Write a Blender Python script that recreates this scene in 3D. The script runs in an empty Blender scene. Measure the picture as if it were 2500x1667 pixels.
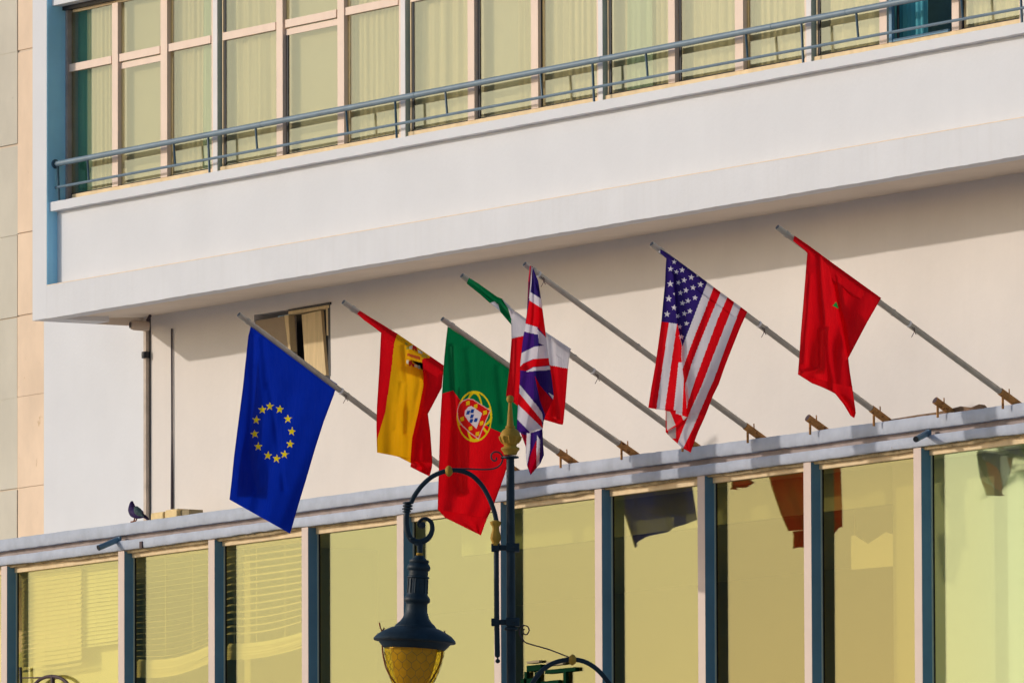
import bpy, math, random
import numpy as np
from mathutils import Vector, Matrix

# ------------------------------------------------------------------ camera, sky, sun, exposure
SC = bpy.context.scene
W, H, F = 2500.0, 1667.0, 27500.0
SCALE = 210.0
VP = (-15700.0, 3418.0)
ROLL = math.radians(0.21)
_d = np.array([VP[0]-W/2, -(VP[1]-H/2), -F]); _d /= np.linalg.norm(_d)
def _up(p): return np.array([-math.sin(ROLL)*math.cos(p), math.cos(ROLL)*math.cos(p), -math.sin(p)])
_a, _b = 0.0, 0.3
for _ in range(80):
    _m = (_a+_b)/2
    if _up(_a).dot(_d)*_up(_m).dot(_d) <= 0: _b = _m
    else: _a = _m
_Z = _up(_a); _X = -_d; _Y = np.cross(_Z, _X)
RM = np.stack([_X, _Y, _Z])                      # rows: world axes seen from the camera
FWD = RM @ np.array([0, 0, -1.0])
CAMP = np.array([0, 0, 13.6]) - FWD*(F/SCALE)

cam = bpy.data.cameras.new('camera'); camo = bpy.data.objects.new('camera', cam)
SC.collection.objects.link(camo); SC.camera = camo
cam.sensor_width = 36.0; cam.lens = 36.0*F/W; cam.clip_start = 1; cam.clip_end = 5000
M4 = Matrix([[*RM[i], CAMP[i]] for i in range(3)] + [[0, 0, 0, 1]])
camo.matrix_world = M4

SUNV = Vector((0.756, 1.0, -0.341)).normalized()  # the way the light travels
wd = bpy.data.worlds.new('World'); SC.world = wd; wd.use_nodes = True
nt = wd.node_tree; sky = nt.nodes.new('ShaderNodeTexSky'); sky.sky_type = 'NISHITA'; sky.sun_disc = False
sky.sun_elevation = math.asin(-SUNV.z); sky.sun_rotation = math.atan2(-SUNV.x, -SUNV.y)
sky.air_density = 1.0; sky.dust_density = 1.2; sky.ozone_density = 2.0
nt.links.new(sky.outputs[0], nt.nodes['Background'].inputs[0]); nt.nodes['Background'].inputs[1].default_value = 0.15
sl = bpy.data.lights.new('sun', 'SUN'); sl.energy = 2.0; sl.angle = math.radians(0.9); sl.color = (1.0, 0.91, 0.82)
so = bpy.data.objects.new('sun', sl); SC.collection.objects.link(so)
so.rotation_euler = (-SUNV).to_track_quat('Z', 'Y').to_euler(); so.location = (-20, -30, 40)
SC.view_settings.view_transform = 'Standard'; SC.view_settings.look = 'None'
SC.view_settings.exposure = -0.10; SC.view_settings.gamma = 1.0; SC.view_settings.use_curve_mapping = False

# ------------------------------------------------------------------ sight lines of the survey
def ray(px, py):
    v = RM @ np.array([px-W/2, -(py-H/2), -F]); return v/np.linalg.norm(v)
def onY(px, py, Y):
    d = ray(px, py); return Vector(CAMP + d*((Y-CAMP[1])/d[1]))
def onX(px, py, X):
    d = ray(px, py); return Vector(CAMP + d*((X-CAMP[0])/d[0]))
def XY(px, py, Y): return onY(px, py, Y).x
def ZY(px, py, Y): return onY(px, py, Y).z

# ------------------------------------------------------------------ helpers
rnd = random.Random(7)
COL = SC.collection
def link(o): COL.objects.link(o); return o
def empty(name, loc, label, cat, group=None):
    o = bpy.data.objects.new(name, None); o.location = loc; o.empty_display_size = .2
    o['label'] = label; o['category'] = cat
    if group: o['group'] = group
    link(o); bpy.context.view_layer.update(); return o
def tag(o, label=None, cat=None, group=None, kind=None):
    if label: o['label'] = label
    if cat: o['category'] = cat
    if group: o['group'] = group
    if kind: o['kind'] = kind
    return o
def eloc(o):
    v = Vector((0, 0, 0))
    while o is not None: v = v+o.location; o = o.parent
    return v

class MB:
    def __init__(s): s.v = []; s.f = []; s.mi = []
    def quad(s, a, b, c, d):
        n = len(s.v); s.v += [Vector(a), Vector(b), Vector(c), Vector(d)]; s.f.append((n, n+1, n+2, n+3))
    def box(s, x0, x1, y0, y1, z0, z1):
        n = len(s.v)
        s.v += [Vector(p) for p in ((x0,y0,z0),(x1,y0,z0),(x1,y1,z0),(x0,y1,z0),(x0,y0,z1),(x1,y0,z1),(x1,y1,z1),(x0,y1,z1))]
        for q in ((0,3,2,1),(4,5,6,7),(0,1,5,4),(1,2,6,5),(2,3,7,6),(3,0,4,7)): s.f.append(tuple(n+i for i in q))
        return s
    def tube(s, pts, r, seg=10, cap=True, closed=False):
        pts = [Vector(p) for p in pts]; k = len(pts)
        rs = r if isinstance(r, (list, tuple)) else [r]*k
        up = None; n0 = len(s.v)
        for i, p in enumerate(pts):
            if closed: t = pts[(i+1) % k]-pts[i-1]
            else: t = pts[min(i+1, k-1)]-pts[max(i-1, 0)]
            t.normalize()
            if up is None:
                up = Vector((0, 0, 1)) if abs(t.z) < .9 else Vector((1, 0, 0))
            a = (up-t*up.dot(t)).normalized(); b = t.cross(a); up = a
            for j in range(seg):
                th = 2*math.pi*j/seg
                s.v.append(p+(a*math.cos(th)+b*math.sin(th))*rs[i])
        for i in range(k if closed else k-1):
            for j in range(seg):
                a0 = n0+i*seg; a1 = n0+((i+1) % k)*seg
                s.f.append((a0+j, a0+(j+1) % seg, a1+(j+1) % seg, a1+j))
        if cap and not closed:
            s.f.append(tuple(n0+j for j in reversed(range(seg)))); s.f.append(tuple(n0+(k-1)*seg+j for j in range(seg)))
        return s
    def lathe(s, prof, c, axis=Vector((0, 0, 1)), seg=24, flute=0, fdep=0.0):
        # prof: (r, h) along axis from c
        axis = axis.normalized(); a = axis.orthogonal().normalized(); b = axis.cross(a); n0 = len(s.v); c = Vector(c)
        for r, h in prof:
            for j in range(seg):
                th = 2*math.pi*j/seg
                rr = r*(1-fdep*(0.5+0.5*math.cos(th*flute))) if flute else r
                s.v.append(c+axis*h+(a*math.cos(th)+b*math.sin(th))*max(rr, 1e-5))
        for i in range(len(prof)-1):
            for j in range(seg):
                s.f.append((n0+i*seg+j, n0+i*seg+(j+1) % seg, n0+(i+1)*seg+(j+1) % seg, n0+(i+1)*seg+j))
        s.f.append(tuple(n0+j for j in reversed(range(seg)))); s.f.append(tuple(n0+(len(prof)-1)*seg+j for j in range(seg)))
        return s
    def build(s, name, mat, parent=None, smooth=False, bevel=0.0):
        me = bpy.data.meshes.new(name)
        o0 = eloc(parent) if parent is not None else Vector((0, 0, 0))
        org = Vector((0, 0, 0))
        if parent is None and s.v:
            xs = [v.x for v in s.v]; ys = [v.y for v in s.v]; zs = [v.z for v in s.v]
            org = Vector(((min(xs)+max(xs))/2, (min(ys)+max(ys))/2, min(zs)))
        sh = o0+org
        me.from_pydata([tuple(v-sh) for v in s.v], [], s.f)
        me.materials.append(mat)
        if smooth:
            me.polygons.foreach_set('use_smooth', [True]*len(me.polygons))
            me.set_sharp_from_angle(angle=math.radians(45))
        me.update()
        o = bpy.data.objects.new(name, me); o.location = org
        if parent is not None: o.parent = parent; o.location = (0, 0, 0)
        link(o)
        if bevel > 0:
            m = o.modifiers.new('bevel', 'BEVEL'); m.width = bevel; m.segments = 2; m.limit_method = 'ANGLE'
        return o
def box(name, b, mat, parent=None, bevel=0.0):
    return MB().box(*b).build(name, mat, parent, bevel=bevel)
def spin(pts, n=8):
    """Catmull-Rom through points"""
    P = [Vector(p) for p in pts]; out = []
    for i in range(len(P)-1):
        p0 = P[max(i-1, 0)]; p1 = P[i]; p2 = P[i+1]; p3 = P[min(i+2, len(P)-1)]
        for k in range(n):
            t = k/n
            out.append(.5*((2*p1)+(p2-p0)*t+(2*p0-5*p1+4*p2-p3)*t*t+(3*p1-p0-3*p2+p3)*t**3))
    out.append(P[-1]); return out

# ------------------------------------------------------------------ materials
def mat(name, col, rough=.7, var=.06, vscale=1.5, bump=.0, bscale=30., spec=.3, metal=0., streak=0., streakcol=None,
        trans=0., stretch=(1, 1, 1), spots=None):
    m = bpy.data.materials.new(name); m.use_nodes = True; n = m.node_tree.nodes; L = m.node_tree.links
    p = n['Principled BSDF']; out = n['Material Output']
    p.inputs['Roughness'].default_value = rough; p.inputs['Metallic'].default_value = metal
    p.inputs['Specular IOR Level'].default_value = spec
    g = n.new('ShaderNodeNewGeometry')
    mp = n.new('ShaderNodeMapping'); mp.inputs['Scale'].default_value = stretch; L.new(g.outputs['Position'], mp.inputs['Vector'])
    t = n.new('ShaderNodeTexNoise'); t.inputs['Scale'].default_value = vscale; t.inputs['Detail'].default_value = 6; t.inputs['Roughness'].default_value = .6
    L.new(mp.outputs[0], t.inputs['Vector'])
    r = n.new('ShaderNodeValToRGB'); r.color_ramp.elements[0].position = .3; r.color_ramp.elements[1].position = .7
    c0 = tuple(max(0, c*(1-var)) for c in col)+(1,); c1 = tuple(min(1, c*(1+var)) for c in col)+(1,)
    r.color_ramp.elements[0].color = c0; r.color_ramp.elements[1].color = c1
    L.new(t.outputs['Fac'], r.inputs['Fac']); cur = r.outputs['Color']
    if streak:
        m2 = n.new('ShaderNodeMapping'); m2.inputs['Scale'].default_value = (9, 9, .35); L.new(g.outputs['Position'], m2.inputs['Vector'])
        t2 = n.new('ShaderNodeTexNoise'); t2.inputs['Scale'].default_value = 1.0; t2.inputs['Detail'].default_value = 5
        L.new(m2.outputs[0], t2.inputs['Vector'])
        r2 = n.new('ShaderNodeValToRGB'); r2.color_ramp.elements[0].position = .48; r2.color_ramp.elements[1].position = .72
        L.new(t2.outputs['Fac'], r2.inputs['Fac'])
        ml = n.new('ShaderNodeMath'); ml.operation = 'MULTIPLY'; ml.inputs[1].default_value = streak; L.new(r2.outputs['Color'], ml.inputs[0])
        mx = n.new('ShaderNodeMix'); mx.data_type = 'RGBA'; L.new(ml.outputs[0], mx.inputs['Factor']); L.new(cur, mx.inputs['A'])
        mx.inputs['B'].default_value = tuple(streakcol or tuple(c*.6 for c in col))+(1,); cur = mx.outputs['Result']
    if spots:
        t3 = n.new('ShaderNodeTexNoise'); t3.inputs['Scale'].default_value = spots[0]; t3.inputs['Detail'].default_value = 8; t3.inputs['Roughness'].default_value = .7
        L.new(mp.outputs[0], t3.inputs['Vector'])
        r3 = n.new('ShaderNodeValToRGB'); r3.color_ramp.elements[0].position = spots[1]; r3.color_ramp.elements[1].position = spots[1]+.06
        L.new(t3.outputs['Fac'], r3.inputs['Fac'])
        mx = n.new('ShaderNodeMix'); mx.data_type = 'RGBA'; L.new(r3.outputs['Color'], mx.inputs['Factor']); L.new(cur, mx.inputs['A'])
        mx.inputs['B'].default_value = tuple(spots[2])+(1,); cur = mx.outputs['Result']
    L.new(cur, p.inputs['Base Color'])
    if bump:
        tb = n.new('ShaderNodeTexNoise'); tb.inputs['Scale'].default_value = bscale; tb.inputs['Detail'].default_value = 5
        L.new(mp.outputs[0], tb.inputs['Vector'])
        b = n.new('ShaderNodeBump'); b.inputs['Strength'].default_value = bump; b.inputs['Distance'].default_value = .01
        L.new(tb.outputs['Fac'], b.inputs['Height']); L.new(b.outputs[0], p.inputs['Normal'])
    if trans:
        tr = n.new('ShaderNodeBsdfTranslucent'); L.new(cur, tr.inputs['Color'])
        ms = n.new('ShaderNodeMixShader'); ms.inputs[0].default_value = trans
        L.new(p.outputs[0], ms.inputs[1]); L.new(tr.outputs[0], ms.inputs[2]); L.new(ms.outputs[0], out.inputs['Surface'])
    return m
def glassmat(name, refl, thru, fac):
    m = bpy.data.materials.new(name); m.use_nodes = True; n = m.node_tree.nodes; L = m.node_tree.links
    for x in list(n):
        if x.name != 'Material Output': n.remove(x)
    g = n.new('ShaderNodeBsdfGlossy'); g.inputs['Color'].default_value = refl+(1,); g.inputs['Roughness'].default_value = .015
    ge = n.new('ShaderNodeNewGeometry'); t = n.new('ShaderNodeTexNoise'); t.inputs['Scale'].default_value = .9; t.inputs['Detail'].default_value = 1
    L.new(ge.outputs['Position'], t.inputs['Vector'])
    b = n.new('ShaderNodeBump'); b.inputs['Strength'].default_value = .02; b.inputs['Distance'].default_value = .01
    L.new(t.outputs['Fac'], b.inputs['Height']); L.new(b.outputs[0], g.inputs['Normal'])
    tr = n.new('ShaderNodeBsdfTransparent'); tr.inputs['Color'].default_value = thru+(1,)
    ms = n.new('ShaderNodeMixShader'); ms.inputs[0].default_value = fac
    L.new(tr.outputs[0], ms.inputs[1]); L.new(g.outputs[0], ms.inputs[2]); L.new(ms.outputs[0], n['Material Output'].inputs['Surface'])
    return m
M = {}
M['white'] = mat('white_plaster', (.69, .70, .73), .85, .035, .7, .25, 22, streak=.04, streakcol=(.60, .59, .60))
M['fascia'] = mat('streaked_plaster', (.68, .69, .72), .85, .04, 1.2, .35, 22, streak=.16, streakcol=(.58, .57, .57))
M['wall'] = mat('cream_render', (.715, .665, .625), .9, .05, .6, .3, 14, streak=.06, streakcol=(.62, .56, .50))
M['soffit'] = mat('soffit_paint', (.70, .61, .52), .9, .06, 1.2, .1)
M['reveal'] = mat('blue_shaded_white', (.33, .70, .96), .7, .07, 1.5, .15, 18, streak=.2, streakcol=(.25, .38, .52))  # white paint tinted blue to carry its sky-lit shade
M['band'] = mat('grey_blue_plaster', (.45, .485, .56), .85, .13, 3.0, .9, 11, streak=.14, streakcol=(.33, .34, .37), spots=(11, .64, (.30, .30, .31)))
M['groove'] = mat('shade_dark_groove', (.38, .31, .29), .9, .2, 4, .3)  # tone darkened for the shade under the upper band
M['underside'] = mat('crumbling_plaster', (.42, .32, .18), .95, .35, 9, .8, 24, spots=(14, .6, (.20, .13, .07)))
M['frame'] = mat('pink_beige_aluminium', (.80, .62, .50), .55, .05, 3, .05, 20, spec=.4, streak=.15, streakcol=(.68, .48, .34))
M['rail_frame'] = mat('yellowed_frame', (.78, .60, .36), .6, .12, 4, .1, 20, streak=.3, streakcol=(.60, .40, .18))
M['post'] = mat('pinkish_post', (.64, .51, .44), .5, .05, 2, .08, 20)
M['postside'] = mat('blue_grey_shade_and_sash', (.115, .26, .40), .45, .10, 2, .05, 20)  # sky-lit shade of the post sides put into colour; open sash shares it
M['seal_shade'] = mat('bead_and_side_shade', (.42, .50, .44), .5, .1, 3)
M['dark'] = mat('dark_gasket', (.02, .022, .03), .5, .2, 3)
M['whitepost'] = mat('white_post', (.72, .70, .70), .5, .05, 2)
M['rail'] = mat('grey_rail_paint', (.17, .24, .30), .38, .12, 6, .05, 30, spec=.5)
M['rod'] = mat('blue_rail_paint', (.06, .12, .17), .45, .12, 6)
M['steel'] = mat('weathered_steel', (.42, .39, .35), .42, .14, 9, .1, 40, metal=.45)
M['rust'] = mat('rusty_paint', (.46, .22, .07), .85, .35, 14, .5, 50, spots=(16, .55, (.15, .05, .02)))
M['stone'] = mat('pale_travertine', (.78, .60, .44), .75, .12, 1.1, .3, 12, stretch=(1, 1, .6), spots=(5, .63, (.60, .42, .25)))
M['stone2'] = mat('grey_beige_stone', (.58, .54, .45), .75, .07, 1.6, .3, 12, stretch=(1, 1, .6), spots=(6, .68, (.42, .41, .33)))
M['edge'] = mat('peach_worn_edge', (.80, .66, .52), .8, .1, 5)
M['joint'] = mat('stone_joint', (.66, .55, .44), .9, .1)
M['pipe'] = mat('dull_drainpipe', (.52, .44, .37), .7, .2, 5)
M['pipe2'] = mat('brown_felt', (.20, .12, .07), .9, .3, 9)
M['cable'] = mat('dark_cable', (.06, .045, .06), .7)
M['ybox'] = mat('yellowed_plastic', (.72, .54, .26), .6, .1, 10)
M['blue'] = mat('blue_spout', (.10, .20, .30), .45, .15, 8)
M['inwall'] = mat('room_wall', (.42, .37, .25), .9, .05, .8)
M['inceil'] = mat('room_ceiling', (.80, .80, .70), .9, .03, .8)
M['panel'] = mat('pale_partition', (.62, .64, .55), .9, .04, .8)
M['curtain'] = mat('cream_curtain', (.80, .70, .52), .9, .13, 1.5, stretch=(7, 7, .3), trans=.25)
M['sheer'] = mat('flat_net_curtain', (.68, .62, .49), .9, .04, .8, trans=.2)
M['mint'] = mat('pale_mint_curtain', (.62, .76, .62), .9, .05, 1.5, stretch=(7, 7, .3), trans=.3)
M['teal'] = mat('teal_curtain', (.16, .55, .52), .9, .15, 2, stretch=(7, 7, .3), trans=.2)
M['teal2'] = mat('blue_teal_curtain', (.10, .42, .50), .9, .2, 2, stretch=(7, 7, .3), trans=.25)
M['slat'] = mat('ivory_slat', (.80, .71, .50), .6, .05, 2)
M['slat2'] = mat('pale_slat', (.78, .75, .55), .6, .05, 2)
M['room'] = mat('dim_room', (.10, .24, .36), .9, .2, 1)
M['lamp'] = mat('dark_teal_iron', (.008, .020, .032), .5, .3, 9, .25, 30, spec=.22, spots=(13, .71, (.08, .12, .12)))
M['gold'] = mat('gold_paint', (.38, .21, .03), .6, .2, 12, .25, 30, spec=.12)
M['brown'] = mat('brown_iron', (.07, .04, .045), .6, .2, 12)
M['copper'] = mat('rusty_wire', (.28, .10, .04), .7, .2, 12)
M['wire'] = mat('dark_mesh_wire', (.20, .13, .04), .7)
M['wood'] = mat('old_shutter_wood', (.62, .47, .26), .8, .14, 3, .2, stretch=(6, 6, .6), spots=(5, .68, (.30, .20, .10)))
M['board_or_shade_patch'] = mat('brown_shade_patch', (.33, .25, .17), .85, .1, 2)
M['greenshape'] = mat('dark_green_shape', (.004, .028, .012), .9, .2, 4, spec=.02)
M['greybox'] = mat('brown_grey_box', (.30, .24, .14), .8, .15, 4)
M['ground'] = mat('street_asphalt', (.55, .48, .41), .9, .15, .3)
M['roofgrey'] = mat('roof_screed', (.68, .64, .58), .9, .15, 1.2, .3)
G_up = glassmat('upper_glass', (.74, .75, .66), (.92, .915, .82), .16)
G_bl = glassmat('yellow_tinted_glass', (.72, .72, .52), (.93, .91, .69), .20)
G_lo = glassmat('plain_yellow_glass', (.655, .665, .475), (.84, .84, .62), .25)
G_mi = glassmat('yellow_dimmed_glass', (.60, .59, .405), (.84, .82, .60), .24)  # darker tint carries the dimmer reflections of these panes
G_br = glassmat('olive_dimmed_glass', (.50, .48, .33), (.86, .82, .60), .23)  # darkest tint, still dimmer reflections put into the colour
G_gr = glassmat('green_tinted_glass', (.66, .74, .60), (.90, .95, .84), .17)
G_amb = glassmat('amber_glass', (.60, .50, .20), (.97, .82, .25), .12)

# ------------------------------------------------------------------ levels and planes
Y_WALL = 1.57
Y_SILL, Y_PAN, Y_RAIL, Y_FR, Y_GL = .04, .15, .12, .285, .32
XF0, XF1 = -11.453, -11.088         # left fin
XR = 19.4                            # right end of everything
Z_BOT, Z_LEDGE, Z_SILL0, Z_SILL1, Z_FB, Z_GB, Z_T0, Z_T1, Z_GT, Z_HEAD, Z_TOP = 14.775, 15.192, 16.118, 16.232, 16.27, 16.33, 17.877, 17.972, 18.62, 18.70, 20.6
XWL = -13.97                         # left end of the cream wall
B0, B1, B2, B3, Z_LG = 12.09, 11.945, 11.874, 11.745, 11.69
Y_PF, Y_LG = .025, .178              # lower post front, lower glass
Z_FLOOR = 7.6

ground = MB(); ground.quad((-900, -900, 0), (900, -900, 0), (900, 900, 0), (-900, 900, 0))
tag(ground.build('ground', M['ground']), kind='structure')

BL = empty('office_building', (0, 0, 0), 'white building with a jutting upper storey above a grey-blue canopy and tall yellowish windows', 'building')

# upper storey shell
MB().box(XF0, XF1, 0, .9, Z_BOT, Z_TOP).build('fin', M['white'], BL, bevel=.006)
rv = MB(); rv.quad((XF1+.003, .006, Z_LEDGE), (XF1+.003, .34, Z_LEDGE), (XF1+.003, .34, Z_TOP), (XF1+.003, .006, Z_TOP)); 
box('shaded_reveal', (XF1, XF1+.006, .004, .34, Z_LEDGE, Z_TOP), M['reveal'], BL)
fb = MB()   # bottom fascia with slightly wavering lower edge
N = 240
for i in range(N):
    xa = XF1+(XR-XF1)*i/N; xb = XF1+(XR-XF1)*(i+1)/N
    def wob(x): return .002*math.sin(x*3.1)+.002*math.sin(x*11.7+1)+.002*math.sin(x*29)
    n = len(fb.v)
    za, zb = Z_BOT+wob(xa)*.8, Z_BOT+wob(xb)*.8
    fb.v += [Vector(p) for p in ((xa, 0, za), (xb, 0, zb), (xb, 0, Z_LEDGE), (xa, 0, Z_LEDGE), (xa, Y_PAN, Z_LEDGE), (xb, Y_PAN, Z_LEDGE), (xa, .22, za), (xb, .22, zb))]
    fb.f += [(n, n+1, n+2, n+3), (n+3, n+2, n+5, n+4), (n+1, n, n+6, n+7)]
fb.build('fascia', M['fascia'], BL)
box('ledge_edge', (XF1+.004, XR, -.0025, Y_PAN-.002, Z_LEDGE-.007, Z_LEDGE+.003), M['edge'], BL)
box('parapet_panel', (XF1, XR, Y_PAN, .9, Z_LEDGE-.2, Z_SILL0), M['white'], BL)
sb = MB()
for i in range(N):
    xa = XF1-.002+(XR-XF1)*i/N; xb = XF1-.002+(XR-XF1)*(i+1)/N
    wz = lambda x: .0012*math.sin(x*2.3)+.001*math.sin(x*9.1)+.0015*math.sin(x*31)
    n = len(sb.v)
    sb.v += [Vector(p) for p in ((xa, Y_SILL, Z_SILL0+wz(xa)), (xb, Y_SILL, Z_SILL0+wz(xb)), (xb, Y_SILL, Z_SILL1+wz(xb+5)), (xa, Y_SILL, Z_SILL1+wz(xa+5)),
              (xb, .40, Z_SILL1+.012), (xa, .40, Z_SILL1+.012), (xa, .2, Z_SILL0+wz(xa)), (xb, .2, Z_SILL0+wz(xb)))]
    sb.f += [(n, n+1, n+2, n+3), (n+3, n+2, n+4, n+5), (n+1, n, n+6, n+7)]
sb.v += [Vector(p) for p in ((XF1-.002, Y_SILL, Z_SILL0), (XF1-.002, .2, Z_SILL0), (XF1-.002, .2, Z_SILL1), (XF1-.002, Y_SILL, Z_SILL1))]
sb.f.append(tuple(len(sb.v)-4+i for i in range(4)))
sb.build('sill', M['white'], BL)
box('head_band', (XF1+.008, XR, .07, .5, Z_HEAD, Z_TOP), M['white'], BL)
box('head_strip', (XF1+.008, XR, .22, .40, Z_GT+.03, Z_HEAD), M['dark'], BL)
# soffit, rising a little towards the wall, with the downstand on the left
sf = MB(); zr = 14.885
sf.v += [Vector(p) for p in ((XF0+.05, .10, Z_BOT+.004), (XR, .10, Z_BOT+.004), (XR, .5, Z_BOT+.05), (XF0+.05, .5, Z_BOT+.05), (XR, Y_WALL, zr), (XF0+.05, Y_WALL, zr),
       (XF0+.05, .10, Z_BOT+.3), (XR, .10, Z_BOT+.3), (XR, Y_WALL, Z_BOT+.3), (XF0+.05, Y_WALL, Z_BOT+.3))]
sf.f += [(0, 3, 2, 1), (3, 5, 4, 2), (0, 1, 7, 6), (6, 7, 8, 9)]
sf.build('soffit', M['soffit'], BL)
box('end_panel', (XF0, XF0+.055, 0.001, Y_WALL, Z_BOT+.001, Z_TOP), M['soffit'], BL)
box('roof', (XF0, XR, .5, 12, Z_TOP-.05, Z_TOP+.1), M['roofgrey'], BL)
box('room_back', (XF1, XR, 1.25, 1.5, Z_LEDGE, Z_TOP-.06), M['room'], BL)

# cream wall under the overhang, with an opening for the broken shutter
hx0, hx1 = XY(620, 760, Y_WALL), XY(806, 745, Y_WALL); hz1 = ZY(712, 754, Y_WALL); hz0 = ZY(806, 935, Y_WALL)
wl = MB(); zw = 16.0
xpp = XY(355.5, 1000, Y_WALL); box('end_wall', (XWL, xpp, Y_WALL, Y_WALL+.35, 11.86, zw), M['white'], BL)
wl.box(xpp, hx0, Y_WALL, Y_WALL+.35, 11.86, zw).box(hx1, XR, Y_WALL, Y_WALL+.35, 11.86, zw)
wl.box(hx0, hx1, Y_WALL, Y_WALL+.35, hz1, zw).box(hx0, hx1, Y_WALL, Y_WALL+.35, 11.86, hz0)
wl.build('main_wall', M['wall'], BL)
box('niche_back', (hx0, hx1, Y_WALL+.36, Y_WALL+.4, hz0, hz1), M['dark'], BL)
box('wall_above', (XWL, XF0, Y_WALL, Y_WALL+.35, zw, Z_TOP), M['wall'], BL)
# shutter window in that opening
sw = empty('shutter_window', ((hx0+hx1)/2, Y_WALL, hz0), 'small weathered wall window with an open cream shutter behind the top of the blue flag pole', 'window')
def P(px, py, Y=Y_WALL): return onY(px, py, Y)
def slab(name, quad, y0, y1, m, parent, **k):
    """four-cornered board given by the corners seen, with real thickness"""
    mb = MB(); q = [onY(a, b, y0) for a, b in quad]; n = 4
    mb.v += q+[Vector((v.x, y1, v.z)) for v in q]
    mb.f += [(0, 1, 2, 3), (7, 6, 5, 4), (0, 4, 5, 1), (1, 5, 6, 2), (2, 6, 7, 3), (3, 7, 4, 0)]
    return mb.build(name, m, parent, **k)
def c5(x, y): return (500+x/2.528, 700+y/2.528)
slab('board_or_shade_patch', [c5(305, 212), c5(488, 182), c5(526, 380), c5(330, 420)], Y_WALL+.02, Y_WALL+.05, M['board_or_shade_patch'], sw)  # flush brown patch standing in for shade on the wall
slab('board_or_shade_patch', [c5(300, 216), c5(300, 560), c5(530, 560), c5(530, 375)], Y_WALL+.03, Y_WALL+.06, M['wall'], sw)
slab('frame', [c5(490, 178), c5(514, 174), c5(530, 400), c5(518, 400)], Y_WALL-.01, Y_WALL+.08, M['wood'], sw)
slab('frame', [c5(516, 152), c5(764, 112), c5(766, 130), c5(516, 172)], Y_WALL-.012, Y_WALL+.08, M['wood'], sw)
slab('frame', [c5(748, 132), c5(758, 131), c5(762, 300), c5(752, 300)], Y_WALL-.005, Y_WALL+.08, M['wood'], sw)
slab('lintel', [c5(514, 140), c5(773, 94), c5(773, 108), c5(514, 151)], Y_WALL-.02, Y_WALL+.03, M['dark'], sw)
slab('shutter_leaf', [c5(598, 172), c5(716, 146), c5(748, 545), c5(622, 545)], Y_WALL+.02, Y_WALL+.06, M['wood'], sw)
slab('shutter_leaf', [c5(522, 185), c5(548, 180), c5(556, 470), c5(530, 470)], Y_WALL+.16, Y_WALL+.2, M['pipe'], sw)
slab('edge_shadow_gap', [c5(757, 110), c5(772, 107), c5(776, 550), c5(766, 550)], Y_WALL-.004, Y_WALL+.02, M['dark'], sw)

# roof slab of the lower storey and the two plaster bands
box('canopy_roof', (XWL-6, XR, .12, Y_WALL, B1+.02, B0-.05), M['roofgrey'], BL)
def band(name, z0, z1, y0, y1, m, chip, seed):
    r = random.Random(seed); mb = MB(); n = 620; x0 = XWL-6; pz = []; pt = []; py = []
    for i in range(n+1):
        x = x0+(XR-x0)*i/n
        rough = (math.sin(x*1.7+seed)+math.sin(x*4.3+seed*2)+math.sin(x*13+seed*3))*.3
        ch = max(0, math.sin(x*.83+seed*1.3)+.55*math.sin(x*2.9+seed))*chip
        pz.append(z0+rough*.004+r.uniform(-.003, .003)+ch*(.5+.5*abs(math.sin(x*7.7)))); pt.append(z1+rough*.004+r.uniform(-.002, .002)); py.append(y0+rough*.003)
    for i in range(n+1):
        x = x0+(XR-x0)*i/n; n0 = len(mb.v); 
        mb.v += [Vector((x, y1, pz[i]+.004)), Vector((x, py[i]+.012, pz[i])), Vector((x, py[i], pz[i]+.014)), Vector((x, py[i]-.002, (z0+z1)/2)), Vector((x, py[i], pt[i]-.014)), Vector((x, py[i]+.012, pt[i])), Vector((x, y1, pt[i]))]
        if i:
            for j in range(6): mb.f.append((n0-7+j, n0+j, n0+j+1, n0-7+j+1))
    return mb.build(name, m, BL, smooth=True)
band('upper_band', B1, B0, 0, .30, M['band'], 0, 1)
band('lower_band', B3+.012, B2, -.012, .12, M['band'], .010, 5)
box('band_groove', (XWL-6, XR, .095, .14, B2-.03, B1+.03), M['groove'], BL)
# crumbly underside and window head under the lower band
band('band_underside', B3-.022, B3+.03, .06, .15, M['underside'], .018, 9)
# posts of the lower storey: one post, blue strip for side shade, bead and gasket
post_px = [2.7, 288.5, 508.5, 736.5, 969, 1206, 1452.5, 1703.7, 1963, 2232]
px_x = [XY(p, 1400, Y_PF) for p in post_px]
step = (px_x[-1]-px_x[0])/9
px_x = [px_x[0]-step]+px_x+[px_x[-1]+k*step for k in range(1, 6)]
for i, x in enumerate(px_x):
    w = .15
    t = box('post', (x, x+w, Y_PF, Y_PF+.12, Z_FLOOR, B3+.01), M['post'], BL)
    box('shade_bead_strip', (x+w-.03, x+w+.0025, Y_PF+.004, Y_PF+.125, Z_FLOOR, B3), M['postside'], t)
    box('shade_bead_strip', (x+.01, x+w+.012, Y_PF+.125, Y_PF+.142, Z_FLOOR, B3-.002), M['seal_shade'], t)
    box('gasket', (x+.01, x+w+.016, Y_PF+.142, Y_LG+.01, Z_FLOOR, B3-.003), M['dark'], t)
for i in range(len(px_x)-1):
    xa, xb = px_x[i]+.15, px_x[i+1]
    f = box('window', (xa+.01, xb, .13, Y_LG+.03, Z_LG-.02, B3+.02), M['rail_frame'], BL)
    gm = G_gr if i >= 10 else (G_br if i >= 8 else (G_mi if i >= 6 else (G_lo if i >= 4 else G_bl)))
    pn = MB(); pn.box(xa+.016, xb, Y_LG, Y_LG+.008, Z_FLOOR, Z_LG); pn.build('pane', gm, f)
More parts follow.
